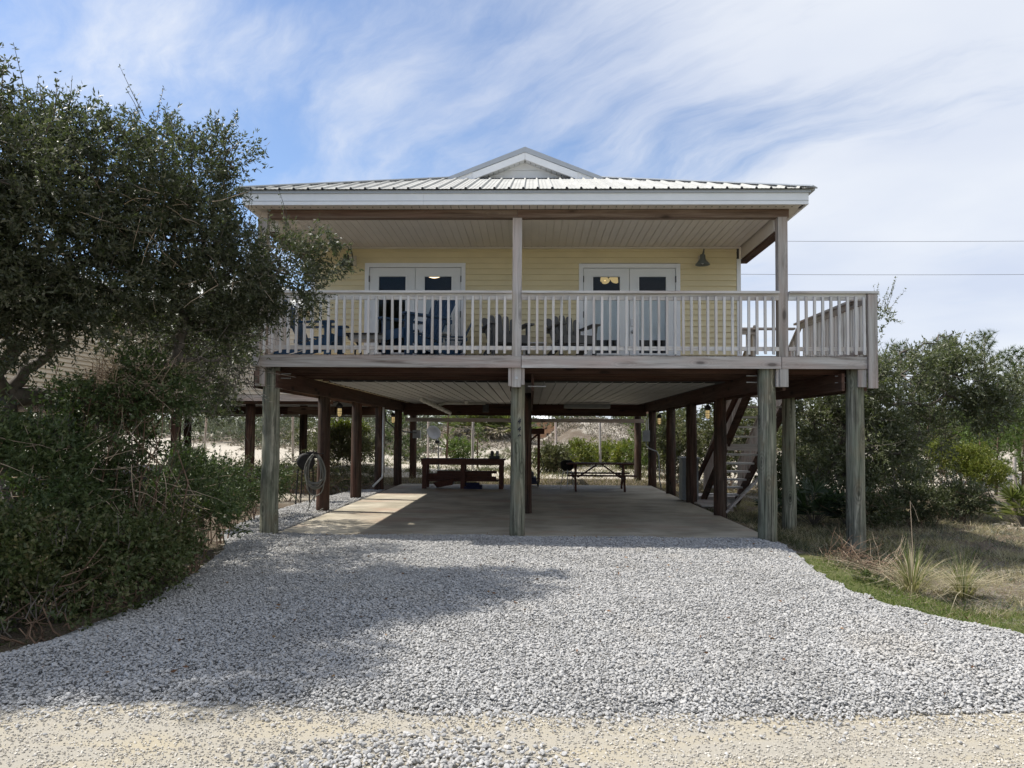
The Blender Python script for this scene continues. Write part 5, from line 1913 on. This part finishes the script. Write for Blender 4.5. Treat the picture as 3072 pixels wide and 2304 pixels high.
for b in OB:
    for _ in range(7):
        c = np.array(b[0])
        e = c + unit(rg.normal(size=3)) * np.array(b[1]) * .9
        limb(mb, c + rg.normal(size=3) * .1, e, .014, .004, rg, .5, 4, 4)
mb.build('trunk', 'bark', oak, True)
bare_twigs('twigs', [B(640, 1000, 8.6, .55, .5, .3), B(480, 1000, 8.3, .5, .5, .25), B(700, 1100, 9.4, .4, .4, .4), B(560, 1180, 8.9, .6, .5, .3)], 260, .5, .006, 'bark', oak, 7, .8)
bare_twigs('twigs', [B(130, 600, 6.7, .8, .4, .5), B(420, 620, 7.2, .7, .3, .4), B(560, 830, 7.7, .6, .3, .25), B(800, 780, 8.2, .4, .3, .3)], 150, .4, .0045, 'straw', oak, 8, 1.0)

# undergrowth on the left ---------------------------------------------------------
def shrub(name, label, blobs, n, per, L, W, mat, seed, cat='shrub', group=None, stems=8, twigs=0, twigmat='twig', tl=.4, **kw):
    c = np.mean([b[0] for b in blobs], 0)
    zg = float(height(c[0], c[1]))
    s = thing(name, label, cat, (float(c[0]), float(c[1]), zg), 0, group, True)
    foliage('foliage', blobs, n, per, L, W, mat, s, seed, **kw)
    rng = np.random.default_rng(seed + 1)
    mb = MB()
    for b in blobs:
        for _ in range(stems):
            a = np.array([b[0][0] + rng.normal() * b[1][0] * .3, b[0][1] + rng.normal() * b[1][1] * .3, zg - .05])
            e = np.array(b[0]) + rng.normal(size=3) * np.array(b[1]) * .55
            limb(mb, a, e, .012 * max(1, b[1][0]), .004, rng, .3, 4, 4)
    mb.build('stems', 'twig', s)['kind'] = 'stuff'
    if twigs:
        bare_twigs('twigs', blobs, twigs, tl, .005, twigmat, s, seed + 2, .7)
    return s


UG = 'dense undergrowth left of the driveway'
shrub('vine_thicket', 'tall dark vine covered thicket under the oak, top of the left bank', [B(230, 1420, 7.6, .85, .7, .58), B(440, 1480, 8.1, .6, .7, .46), B(60, 1450, 6.8, .6, .7, .55), B(590, 1545, 8.6, .40, .6, .36), B(-150, 1400, 6.4, .7, .7, .7), B(330, 1310, 8.3, .5, .5, .33)],
      4200, 16, .055, .022, VINE, 201, group=UG, twigs=260, twigmat='straw', tl=.5, holes=.28, shoots=150, shoot_len=.35)
shrub('low_briar', 'low green briar mass along the gravel edge at the left', [B(150, 1700, 6.3, .75, .6, .42), B(350, 1690, 7.0, .6, .55, .38), B(465, 1640, 7.8, .42, .5, .30), B(20, 1840, 5.8, .5, .4, .28), B(70, 1890, 5.75, .36, .3, .16), B(-60, 1900, 5.5, .4, .3, .22), B(-10, 1935, 5.4, .38, .22, .13), B(130, 1885, 5.85, .36, .22, .12), B(290, 1815, 6.5, .36, .22, .12), B(410, 1750, 7.1, .3, .22, .11), B(180, 1820, 6.15, .42, .32, .18), B(-100, 1700, 5.8, .5, .5, .5), B(330, 1790, 6.75, .3, .25, .12), B(500, 1590, 8.6, .35, .4, .3)],
      4600, 15, .046, .024, BRIAR, 211, group=UG, stems=3, twigs=110, twigmat='twig', tl=.4, up=.3, holes=.24, shoots=140, shoot_len=.22)
shrub('dark_bush', 'dark rounded bush beside the front left piling', [B(592, 1475, 10.2, .45, .6, .40), B(560, 1470, 10.0, .4, .5, .38), B(655, 1445, 10.8, .2, .5, .28), B(690, 1500, 11.9, .3, .5, .24), B(745, 1455, 13.2, .4, .5, .26), B(535, 1545, 9.3, .35, .4, .2), B(800, 1450, 13.8, .4, .6, .25), B(560, 1430, 9.6, .4, .4, .35)],
      2100, 15, .055, .02, VINE, 221, group=UG, twigs=90, holes=.2, shoots=60, shoot_len=.3)
shrub('leaning_twigs', 'reddish bare twiggy bush behind the left pilings', [B(1000, 1440, 19.6, .7, .4, .25), B(860, 1430, 17.5, .5, .5, .3), B(1080, 1430, 21.5, .5, .5, .25), B(900, 1410, 19, .5, .5, .35), B(720, 1440, 15.5, .6, .6, .45)], 950, 11, .06, .02, DARKG, 231, group=UG, twigs=220, tl=.5)
bp = thing('brush_pile', 'pale tangle of dead twigs heaped under the oak limbs', 'brush pile', (-4.9, 8.2, 0), 0, None, True)
bare_twigs('twigs', [B(400, 1150, 8.0, .50, .35, .20), B(300, 1170, 7.9, .3, .3, .16), B(480, 1120, 8.2, .3, .3, .12)], 620, .42, .0058, 'straw', bp, 31, .3, .9, 0.0)
bare_twigs('twigs', [B(320, 1215, 8.0, .65, .4, .22)], 200, .45, .006, 'twig', bp, 32, .35, 1.0, 0.0)
shrub('trailing_vine', 'leafy vine trailing over the pale brush pile', [B(330, 1205, 7.75, .5, .3, .13), B(500, 1180, 8.0, .4, .3, .16), B(220, 1190, 7.5, .35, .3, .12), B(420, 1100, 7.9, .3, .25, .07)], 620, 12, .05, .022, VINE, 241, group=UG, stems=2, twig=.2)
mb = MB()
rg = np.random.default_rng(77)
for _ in range(60):
    x, y = rg.uniform(-5.4, -4.3), rg.uniform(7.7, 8.6)
    limb(mb, (x, y, -.05), (x + rg.normal() * .25, y + rg.normal() * .2, rg.uniform(1.5, 2.4)), .009, .004, rg, .3, 4, 4)
mb.build('dead_stems', 'twig', bp)['kind'] = 'stuff'
# pine straw and leaf litter under the bank
def blades(name, pts, hts, wid, mat, seed, lean=.45, bend=.15, clump=1):
    rng = np.random.default_rng(seed)
    n = len(pts)
    d = unit(np.stack([rng.normal(0, lean, n), rng.normal(0, lean, n), np.ones(n)], 1))
    me = leaf_mesh(name, np.asarray(pts), d, hts, wid, mat, rng.uniform(0, 1, n), rng, True, bend)
    o = link(bpy.data.objects.new(name, me))
    tag(o, kind='stuff')
    return o


def spread(n, x0, x1, y0, y1, seed, mask, zoff=-.01):
    rng = np.random.default_rng(seed)
    x, y = rng.uniform(x0, x1, n), rng.uniform(y0, y1, n)
    k = mask(x, y, rng)
    x, y = x[k], y[k]
    return np.stack([x, y, height(x, y) + zoff], 1)


# right side oak ---------------------------------------------------------
ok2 = thing('oak_tree', 'spreading grey green oak right of the house, in front of the pines', 'tree', (7.3, 16.6, -.15), world_parts=True)
RB = [B(2700, 1125, 17, 1.1, 1.1, .55), B(2570, 1160, 16.5, .9, .9, .7), B(2870, 1130, 17, .85, .9, .5), B(2990, 1170, 17, .5, .7, .32), B(2600, 1330, 16.5, 1.0, .9, .7),
      B(2480, 1400, 16.5, .6, .7, .6), B(2760, 1300, 17, .7, .8, .55), B(2690, 1470, 16, .85, .6, .42), B(2840, 1490, 16.2, .6, .6, .26), 
      B(2440, 1260, 17.5, .6, .7, .55), B(2950, 1240, 17, .6, .6, .3), B(2600, 1080, 17.5, .4, .5, .3), B(2840, 1065, 17.4, .5, .5, .22)]
foliage('crown', RB, 6400, 14, .095, .034, OAK_R, ok2, 301, twig=.36, shoots=90, shoot_len=.6, holes=.42)
foliage('crown', [B(2640, 960, 18, .22, .3, .35)], 45, 12, .09, .03, OAK_R, ok2, 308, twig=.3, shoots=14, shoot_len=.7)
mb = MB()
rg = np.random.default_rng(6)
tb = Vector((7.2, 16.9, -.2))
t1 = at(2530, 1300, 16.8)
limb(mb, tb, t1, .15, .11, rg, .2)
for tgt, r in ((at(2620, 1200, 16.6), .085), (at(2480, 1180, 17), .06)):
    limb(mb, t1, tgt, .1, r * .7, rg, .25)
l1 = at(2620, 1200, 16.6)
for a, tgt, r in ((l1, at(2790, 1215, 16.8), .06), (l1, at(2700, 1060, 17), .05), (l1, at(2560, 1080, 17), .04), (at(2790, 1215, 16.8), at(2980, 1180, 17), .035), (t1, at(2450, 1420, 16.2), .05), (tb, at(2640, 1380, 16.2), .07), (at(2640, 1380, 16.2), at(2760, 1300, 16.8), .05), (at(2560, 1080, 17), at(2640, 900, 18), .03), (at(2700, 1060, 17), at(2860, 1000, 17.3), .03)):
    limb(mb, a, tgt, r, r * .4, rg, .3)
for b in RB:
    for _ in range(6):
        c = np.array(b[0])
        e = c + unit(rg.normal(size=3)) * np.array(b[1]) * .9
        limb(mb, c, e, .02, .005, rg, .4, 4, 4)
mb.build('trunk', 'bark', ok2, True)
bare_twigs('twigs', RB, 420, .7, .008, 'bark', ok2, 309, .8)

SG = 'shrubs beyond the stairs and the right yard'
shrub('scrub_bush', 'mixed green scrub seen through the open stair treads', [B(2230, 1300, 24, 1.5, .8, .9), B(2330, 1380, 22, 1.0, .7, .9), B(2160, 1360, 26, 1.0, .7, .9), B(2420, 1330, 23, .9, .7, 1.1)], 1500, 12, .12, .045, OLIVE, 401, group=SG, twigs=120, tl=.8)
shrub('scrub_bush', 'deep green scrub filling the space behind the oak trunk', [B(2500, 1370, 21, 1.0, .7, .8), B(2640, 1390, 22, 1.1, .7, .75), B(2770, 1370, 23, 1.0, .7, .7), B(2400, 1420, 20, .8, .6, .6), B(2720, 1430, 20, .8, .6, .45)], 1500, 12, .11, .04, DARKG, 431, group=SG, twigs=120, tl=.7)
shrub('yellow_bush', 'bright yellow green rounded bush right of the oak', [B(2890, 1385, 20.5, .5, .5, .38), B(2955, 1425, 20, .5, .5, .38), B(2830, 1360, 21, .35, .4, .25), B(2930, 1370, 20.6, .3, .3, .25)], 1500, 15, .06, .022, YAUPON, 411, group=SG, up=.7, stems=5)
shrub('dark_bush', 'low dark bush at the foot of the right oak', [B(2760, 1510, 14.8, .6, .5, .28), B(2620, 1530, 14.2, .5, .5, .22), B(2880, 1500, 15.5, .5, .4, .2)], 900, 13, .07, .026, DARKG, 421, group=SG, twigs=90)


def fan_plant(name, label, x, y, z, n, r, mat, seed, dead=0, group=None, rise=.5):
    rng = np.random.default_rng(seed)
    P = thing(name, label, 'palmetto', (x, y, z), 0, group)
    for mt, cnt, lo in ((mat, n, .25), (DEADP, dead, -.35)):
        if not cnt:
            continue
        bs, ds, Ls, Ws, tn = [], [], [], [], []
        stalk = MB()
        for k in range(cnt):
            a = rng.uniform(0, 6.283)
            el = rng.uniform(lo, lo + 1.0) if lo > 0 else rng.uniform(lo, .25)
            d = np.array([math.cos(a) * math.cos(el), math.sin(a) * math.cos(el), math.sin(el)])
            st_ = rng.uniform(.3, .8) * r
            tip = d * st_ + np.array([0, 0, rise * r * .3])
            stalk.tube([(0, 0, 0.02), tuple(tip * .5 + np.array([0, 0, .03])), tuple(tip)], [.008, .006, .005], 4, False)
            side = unit(np.cross(d, [0, 0, 1.0]) + 1e-6)
            for j in range(13):
                f = (j / 12 - .5) * 2
                dd = unit(d * math.cos(f * 1.35) + side * math.sin(f * 1.35) + rng.normal(size=3) * .06)
                bs.append(tip)
                ds.append(dd)
                Ls.append(r * .55 * (1 - .25 * abs(f)) * rng.uniform(.85, 1.1))
                Ws.append(r * .06)
                tn.append(rng.uniform(.1, .9))
        me = leaf_mesh('fronds', np.array(bs), np.array(ds), np.array(Ls), np.array(Ws), mt, np.array(tn), rng, False, .12)
        link(bpy.data.objects.new('fronds' if lo > 0 else 'dead_fronds', me), P)
        stalk.build('stalks', 'twig' if lo < 0 else 'bark', P)['kind'] = 'stuff'
    return P


PG = 'palmettos'
for i, (px, py, D, n, r, mt, dead, lab) in enumerate((
        (3065, 1475, 15.0, 26, .75, PALM, 16, 'palmetto with a skirt of dead fronds at the right end of the sandy path'),
        (2440, 1545, 14.9, 26, .85, PALM_D, 0, 'dark palmetto between the two rightmost pilings'),
        (2545, 1555, 14.7, 22, .75, PALM_D, 0, 'dark palmetto directly behind the rightmost front piling'),
        (2360, 1540, 15.6, 18, .7, PALM_D, 0, 'dark palmetto at the foot of the staircase'),
        (1400, 1290, 41.5, 30, 1.5, PALM, 5, 'palmetto clump on the dune left of the tan fence post'),
        (1462, 1310, 41, 30, 1.5, PALM, 6, 'palmetto clump on the dune just right of the tan fence post'),
        (1505, 1318, 41.2, 30, 1.6, PALM, 8, 'yellowish palmetto clump beside the centre piling, up on the dune'),
        (1535, 1325, 40.5, 24, 1.4, PALM, 6, 'palmetto clump half hidden by the numbered centre piling'))):
    p = at(px, py, D)
    z = float(height(p.x, p.y)) if D < 20 else max(p.z - .5, float(height(p.x, p.y)) - .05)
    z = float(height(p.x, p.y)) - .02
    fan_plant('palmetto', lab, p.x, p.y, z, n, r, mt, 500 + i, dead, PG)


def pine(label, x, y, h_, r, mat, seed, group, nb=26, tuft=22, needle=.16, base=.15):
    rng = np.random.default_rng(seed)
    z = float(height(x, y)) - .05
    P = thing('pine_tree', label, 'pine', (x, y, z), 0, group)
    mb = MB()
    lean = rng.normal(size=2) * .03 * h_
    top = np.array([lean[0], lean[1], h_])
    mb.tube([(0, 0, 0), tuple(top * .5 + np.array([*rng.normal(size=2) * .03, 0])), tuple(top)], [.022 * h_ ** .7 + .01, .015 * h_ ** .7 + .006, .006], 7)
    tc_, td = [], []
    for k in range(nb):
        f = base + (1 - base) * (k / nb) ** .9
        a = k * 2.4 + rng.uniform(-.4, .4)
        ln = r * (1.05 - f) ** .7 * rng.uniform(.7, 1.15) + .12
        el = .25 + .5 * f
        d = np.array([math.cos(a) * math.cos(el), math.sin(a) * math.cos(el), math.sin(el)])
        p0 = top * f
        p1 = p0 + d * ln
        mb.tube([tuple(p0), tuple(p0 + d * ln * .5 - np.array([0, 0, .05 * ln])), tuple(p1)], [.012, .008, .004], 4, False)
        for s in np.linspace(.35, 1.0, max(2, int(ln / .16))):
            tc_.append(p0 + d * ln * s)
            td.append(unit(d * .6 + np.array([0, 0, .7]) + rng.normal(size=3) * .3))
    tc_.append(top)
    td.append(np.array([0, 0, 1.0]))
    mb.build('trunk', 'bark_brown', P, True)
    tc_, td = np.array(tc_), np.array(td)
    m = len(tc_)
    dirs = unit(td[:, None, :] * .75 + rng.normal(size=(m, tuft, 3)) * .6).reshape(-1, 3)
    bs = np.repeat(tc_, tuft, 0)
    n = len(bs)
    me = leaf_mesh('crown', bs, dirs, needle * rng.uniform(.7, 1.2, n), np.full(n, needle * .075), mat, np.repeat(rng.uniform(0, .6, m), tuft) + rng.uniform(0, .4, n), rng, True, .1)
    link(bpy.data.objects.new('crown', me), P)
    return P


NG = 'pines around the house'
for i, (px, D, h_, r, mt, lab, nb, nd) in enumerate((
        (1192, 30, 2.9, .9, NEEDLE, 'young bright pine between the two rear left pilings', 34, .22),
        (1340, 33, 3.3, 1.0, NEEDLE, 'slender pine with visible trunk right of the satellite dish', 15, .2),
        (1434, 30.5, 1.75, .45, NEEDLE, 'small pine sapling beside the tan fence post', 20, .18),
        (1310, 36, 2.6, .8, NEEDLE, 'bushy young pine behind the satellite dish', 28, .22),
        (1912, 28, 2.6, .6, NEEDLE, 'young pine at the right rear piling', 30, .2),
        (2820, 30, 5.2, 1.8, NEEDLE_D, 'tall pine crown showing above the middle of the right oak', 60, .28),
        (2700, 33, 5.3, 1.8, NEEDLE_D, 'tall pine behind the left half of the right oak', 60, .28),
        (2960, 36, 6.0, 1.8, NEEDLE_D, 'mid height pine behind the right end of the oak', 56, .28),
        (3060, 31, 4.9, 1.7, NEEDLE_D, 'pine rising behind the outermost right branches of the oak', 56, .28),
        (3140, 30, 5.2, 1.9, NEEDLE_D, 'pine farthest to the right, past the palmetto with dead fronds', 50, .28),
        (2985, 23, 2.1, .8, NEEDLE, 'young light green pine right of the yellow bush', 30, .2),
        (2935, 25, 2.3, .9, NEEDLE, 'young light green pine behind the yellow bush', 30, .2),
        (3065, 22, 2.0, .8, NEEDLE, 'young light green pine above the right hand palmetto', 28, .2),
        (2880, 27, 2.4, .9, NEEDLE, 'young pine between the oak branches and the yellow bush', 28, .2),
        (2790, 27, 2.6, 1.0, NEEDLE, 'young pine filling the gap under the oak limb', 28, .2),
        (2560, 34, 4.6, 1.6, NEEDLE_D, 'pine beyond the rightmost piling, left of the oak trunk', 50, .28))):
    if px == 1310:
        continue
    p = at(px, 1300, D)
    pine(lab, p.x, D, h_, r, mt, 600 + i, NG, nb, 26, nd)

BGG = 'bushes on the sand behind the house'
for i, (bl_, n, mt, lab, tw) in enumerate((
        ([B(1040, 1330, 30, 1.0, .8, .62), B(1085, 1350, 31, .7, .6, .42), B(1000, 1345, 30, .6, .6, .45)], 560, OLIVE, 'wide twiggy bush between the second and third left pilings', 420),
        ([B(1045, 1290, 30.2, .75, .5, .16), B(1015, 1300, 30.2, .4, .4, .14)], 300, YAUPON, 'yellow green crown over the twiggy bush', 20),
        ([B(655, 1300, 42, 2.2, 1, .9), B(720, 1320, 40, 1.6, 1, .7)], 650, GREYG, 'grey green dune bush under the neighbour house', 60),
        ([B(845, 1310, 40, 1.5, 1, .9), B(800, 1350, 38, 1.2, .8, .5)], 560, GREYG, 'grey green dune bush left of the front piling hose', 60),
        ([B(940, 1320, 38, 1.2, .9, .9), B(955, 1350, 36, .8, .7, .5)], 560, OLIVE, 'leafy dune bush right behind the neighbour piling', 40),
        ([B(1120, 1290, 40, 1.6, 1, .9), B(1150, 1330, 38, 1.0, .8, .7)], 560, GREYG, 'grey green bush behind the third left piling', 40),
        ([B(1265, 1325, 38, 1.0, .8, .5), B(1230, 1350, 34, .8, .7, .4)], 380, GREYG, 'pale leafy bush behind the satellite dish', 60),
        ([B(1330, 1275, 46, 2.4, 1, .6), B(1240, 1270, 47, 2.0, 1, .7)], 620, GREYG, 'grey green scrub on the dune crest above the satellite dish', 80),
        ([B(1480, 1270, 47, 2.4, 1, .55), B(1560, 1275, 46, 1.6, 1, .5)], 560, GREYG, 'grey green scrub on the dune crest behind the palmettos', 80),
        ([B(1720, 1258, 48, 1.8, 1, .45)], 300, OLIVE, 'green scrub on the dune crest right of the peach house', 60),
        ([B(1920, 1270, 46, 1.8, 1, .7)], 360, OLIVE, 'green scrub at the right end of the dune crest', 60),
        ([B(3010, 1290, 27, 1.0, .8, .7), B(2950, 1320, 26, .7, .7, .5)], 620, NEEDLE, 'mid green bush above the right hand palmetto', 40),
        ([B(2890, 1300, 28, .9, .7, .6), B(2830, 1330, 27, .7, .7, .5)], 520, OLIVE, 'olive bush behind the yellow green bush', 40),
        ([B(1380, 1350, 34, .7, .5, .35)], 220, NEEDLE, 'small green bush left of the tan fence post', 20),
        ([B(1655, 1375, 29, .55, .5, .42)], 360, OLIVE, 'dark round bush left of the picnic table, behind the grill', 90),
        ([B(1735, 1365, 32, .62, .6, .52), B(1700, 1385, 31, .35, .4, .3)], 420, YAUPON, 'yellow green round bush behind the picnic table left end', 90),
        ([B(1775, 1372, 34, .5, .5, .4)], 240, NEEDLE, 'deep green small bush in the middle behind the picnic table', 20),
        ([B(1822, 1362, 33, .45, .5, .42)], 260, YAUPON, 'yellow leaved bush right of the thin fence post', 30),
        ([B(1883, 1368, 31, .6, .6, .5)], 380, YAUPON, 'yellow green bush behind the picnic table right end', 60),
        ([B(2000, 1310, 27, .9, .8, .9), B(2040, 1350, 25, .7, .7, .8)], 700, OLIVE, 'tall green scrub between the right rear pilings', 60),
        ([B(1960, 1340, 30, .6, .6, .9)], 420, NEEDLE, 'light green bush just behind the electrical box', 20))):
    shrub('dune_bush', lab, bl_, n, 11, .13, .05, mt, 700 + i * 3, group=BGG, twigs=tw, twigmat='twig', tl=.7, twig=.3, stems=6)

# scrub too far off to tell apart: dune crest and tree line
rg = np.random.default_rng(900)
far_b = []
for k in range(150):
    x, y = rg.uniform(-42, 34), rg.uniform(44, 64)
    far_b.append(((x, y, float(height(x, y)) + .3), (rg.uniform(.8, 2.0), rg.uniform(.7, 1.2), rg.uniform(.35, .85))))
o = foliage('dune_scrub', far_b, 6500, 10, .20, .08, GREYG, None, 901, twig=.4)
tag(o, kind='stuff')
far_t = []
for k in range(170):
    x, y = rg.uniform(-110, 120), rg.uniform(75, 120)
    if -12 < x < 8 and False:
        continue
    far_t.append(((x, y, float(height(x, y)) + 1.2), (rg.uniform(2, 4), rg.uniform(1.5, 3), rg.uniform(1.0, 2.0) + (1.2 if x > 22 else 0))))
o = foliage('far_woods', far_t, 9000, 8, .55, .22, DARKG, None, 903, twig=.8)
tag(o, kind='stuff')
# bare scrub on the dune face
pts = spread(42000, -18, 16, 36, 50, 905, lambda x, y, r: (vnoise(x * .8 + 5, y * .8) > .42) & (r.uniform(size=len(x)) < .9))
blades('dune_twigs', pts, np.random.default_rng(1).uniform(.12, .42, len(pts)), np.full(len(pts), .05), SCRUB, 906, .9)

# grasses -----------------------------------------------------------------
gr_ = np.random.default_rng(33)
pts = spread(64000, 3.2, 8.0, 4.6, 10.0, 34, lambda x, y, r: (x > gravel_right(y) + .02) & (r.uniform(size=len(x)) < np.clip(np.exp(-(x - gravel_right(y)) / .9) * .7 + smooth01(8.5 - y, 0, 1.2) * (.3 + vnoise(x * 1.4, y * 1.4)), 0, 1)))
blades('short_grass', pts, gr_.uniform(.04, .13, len(pts)), gr_.uniform(.006, .012, len(pts)), GRASS, 35, .8, .3)
pts = spread(52000, 3.7, 12, 6.5, 24, 36, lambda x, y, r: (x > gravel_right(np.minimum(y, 11.4)) + .15) & (vnoise(x * .9 + 3, y * .9) + .25 * vnoise(x * 3, y * 3) > .42))
blades('dry_grass', pts, gr_.uniform(.04, .20, len(pts)), gr_.uniform(.007, .013, len(pts)), STRAW, 37, 1.0, .3)
cc = spread(520, 3.9, 11, 7.6, 20, 361, lambda x, y, r: x > gravel_right(np.minimum(y, 11.4)) + .3)
rq = np.random.default_rng(362)
pts = np.repeat(cc, 70, 0) + np.concatenate([rq.normal(0, .09, (len(cc) * 70, 2)), np.zeros((len(cc) * 70, 1))], 1)
pts[:, 2] = height(pts[:, 0], pts[:, 1]) - .01
blades('dry_grass', pts, rq.uniform(.08, .32, len(pts)), rq.uniform(.006, .011, len(pts)), TUSS, 363, .6, .35)
cc = spread(260, 4.0, 11, 7.8, 17, 364, lambda x, y, r: x > gravel_right(np.minimum(y, 11.4)) + .3)
pts = np.repeat(cc, 60, 0) + np.concatenate([rq.normal(0, .12, (len(cc) * 60, 2)), np.zeros((len(cc) * 60, 1))], 1)
pts[:, 2] = height(pts[:, 0], pts[:, 1]) - .01
blades('grey_weeds', pts, rq.uniform(.05, .22, len(pts)), rq.uniform(.009, .015, len(pts)), GREYG, 365, .8, .3)
pts = spread(26000, 3.75, 8, 9.4, 16.5, 38, lambda x, y, r: (vnoise(x * 1.1 + 7, y * 1.1) > .35) & (r.uniform(size=len(x)) < np.clip(smooth01(6.6 - x, 0, 2.0) + .15, 0, 1)))
blades('dark_weeds', pts, gr_.uniform(.06, .24, len(pts)), gr_.uniform(.005, .012, len(pts)), DARKG, 39, .6, .3)
pts = spread(20000, -9, -3.4, 4.6, 11, 40, lambda x, y, r: (x < gravel_left(y) + .02) & (x > gravel_left(y) - .8))
blades('bank_litter', pts, gr_.uniform(.03, .14, len(pts)), gr_.uniform(.006, .012, len(pts)), BRIAR, 41, 1.2, .3)
pts = spread(22000, -8, 8, 23.2, 33, 42, lambda x, y, r: r.uniform(size=len(x)) < np.where((y < 26.5) | (x > 4), .7, .35 * (vnoise(x * .8, y * .8) > .45) + .25 * (x > -1)))
blades('dry_grass', pts, gr_.uniform(.08, .36, len(pts)), gr_.uniform(.010, .018, len(pts)), STRAW, 43, .55, .25)
cc = spread(200, -9, 6, 27, 38, 441, lambda x, y, r: r.uniform(size=len(x)) < .8)
pts = np.repeat(cc, 60, 0) + np.concatenate([rq.normal(0, .22, (len(cc) * 60, 2)), np.zeros((len(cc) * 60, 1))], 1)
pts[:, 2] = height(pts[:, 0], pts[:, 1]) - .01
blades('sand_weeds', pts, rq.uniform(.1, .45, len(pts)), rq.uniform(.02, .035, len(pts)), OLIVE, 442, .6, .3)
pts = spread(5000, -9, 7, 22.9, 26.2, 44, lambda x, y, r: (y > 23.1) | (x < -4.3))
blades('dark_weeds', pts, gr_.uniform(.06, .2, len(pts)), gr_.uniform(.012, .02, len(pts)), DARKG, 45, .8, .25)


def tussock(label, x, y, n, r, h_, seed, stalks=0):
    rng = np.random.default_rng(seed)
    z = float(height(x, y)) - .02
    T = thing('grass_tussock', label, 'grass clump', (x, y, z), 0, 'grass tussocks')
    for mt, cnt, hh, spread_, nm in ((GRASS, int(n * .45), h_ * 1.2, .65, 'green_blades'), (TUSS, int(n * 1.7), h_ * 1.0, 1.3, 'dry_blades')):
        co, fc, tone = [], [], []
        for k in range(cnt):
            a = rng.uniform(0, 6.283)
            out = abs(rng.normal(0, spread_)) + .1
            ln = hh * rng.uniform(.55, 1.15)
            d = np.array([math.cos(a), math.sin(a), 0])
            s = np.array([-d[1], d[0], 0]) * .0040
            b0 = d * rng.uniform(0, .06)
            i0 = len(co)
            for q, f in enumerate((0, .35, .7, 1.0)):
                p = b0 + d * out * ln * f ** 1.6 + np.array([0, 0, ln * (f - .42 * min(out, 1.3) * f ** 2.2)])
                w = (1.0, .9, .6, .08)[q]
                co += [p - s * w, p + s * w]
            for q in range(3):
                fc.append((i0 + 2 * q, i0 + 2 * q + 1, i0 + 2 * q + 3, i0 + 2 * q + 2))
                tone.append(0)
            tv = rng.uniform(0, 1)
            tone[-3:] = [tv] * 3
        me = np_mesh(nm, np.array(co), np.array(fc))
        at_ = me.attributes.new('tone', 'FLOAT', 'FACE')
        at_.data.foreach_set('value', np.array(tone, np.float32))
        me.materials.append(mt)
        link(bpy.data.objects.new(nm, me), T)
    if stalks:
        mb = MB()
        mb.tube([(0, 0, 0), (.01, 0, .5), (-.01, .0, 1.02)], [.005, .004, .003], 5)
        mb.tube([(-.01, 0, 1.02), (.04, .0, .93), (.08, 0, .80)], [.003, .002, .002], 4)
        mb.build('seed_stalk', 'straw', T)
    return T


p = at(2737, 1762, 8.35)
rq = np.random.default_rng(71)
n = 150
x, y = rq.uniform(-3.4, 4, n), rq.uniform(4.5, 11.4, n)
k = in_driveway(x, y)
pts = np.stack([x, y, np.full(n, .075)], 1)[k]
fl = leaf_mesh('fallen_leaves', pts, np.stack([rq.normal(size=k.sum()), rq.normal(size=k.sum()), rq.uniform(-.1, .3, k.sum())], 1), rq.uniform(.03, .06, k.sum()), rq.uniform(.014, .024, k.sum()), leaf_mat('dead_leaf_brown', (.09, .045, .025), (.19, .10, .055), (.30, .2, .11), .7, .2, .1), rq.uniform(0, 1, k.sum()), rq)
tag(link(bpy.data.objects.new('fallen_leaves', fl)), kind='stuff')
tussock('larger pale grass tussock with one tall seed stalk, right of the driveway', p.x, p.y, 120, .3, .62, 51, 1)
p = at(2890, 1752, 8.5)
tussock('darker grass tussock right of the one with the seed stalk', p.x, p.y, 110, .3, .55, 52)
bs_ = thing('dead_briar', 'tangle of dead reddish stems at the foot of the rightmost piling', 'brush', (4.5, 9.5, -.15), 0, None, True)
bare_twigs('twigs', [B(2570, 1690, 9.7, .3, .4, .10), B(2640, 1700, 9.3, .3, .3, .09), B(2510, 1660, 10.2, .25, .3, .1)], 210, .38, .0045, 'twig', bs_, 55, .8, .5)
bare_twigs('twigs', [B(2600, 1700, 9.5, .35, .4, .10)], 60, .45, .0045, 'straw', bs_, 56, .6, .6)
shrub('small_weed', 'small leafy green weed at the gravel edge below the tussocks', [B(2600, 1745, 8.6, .10, .1, .06), B(2640, 1765, 8.3, .08, .1, .05)], 60, 9, .05, .02, BRIAR, 57, stems=3, twig=.08)
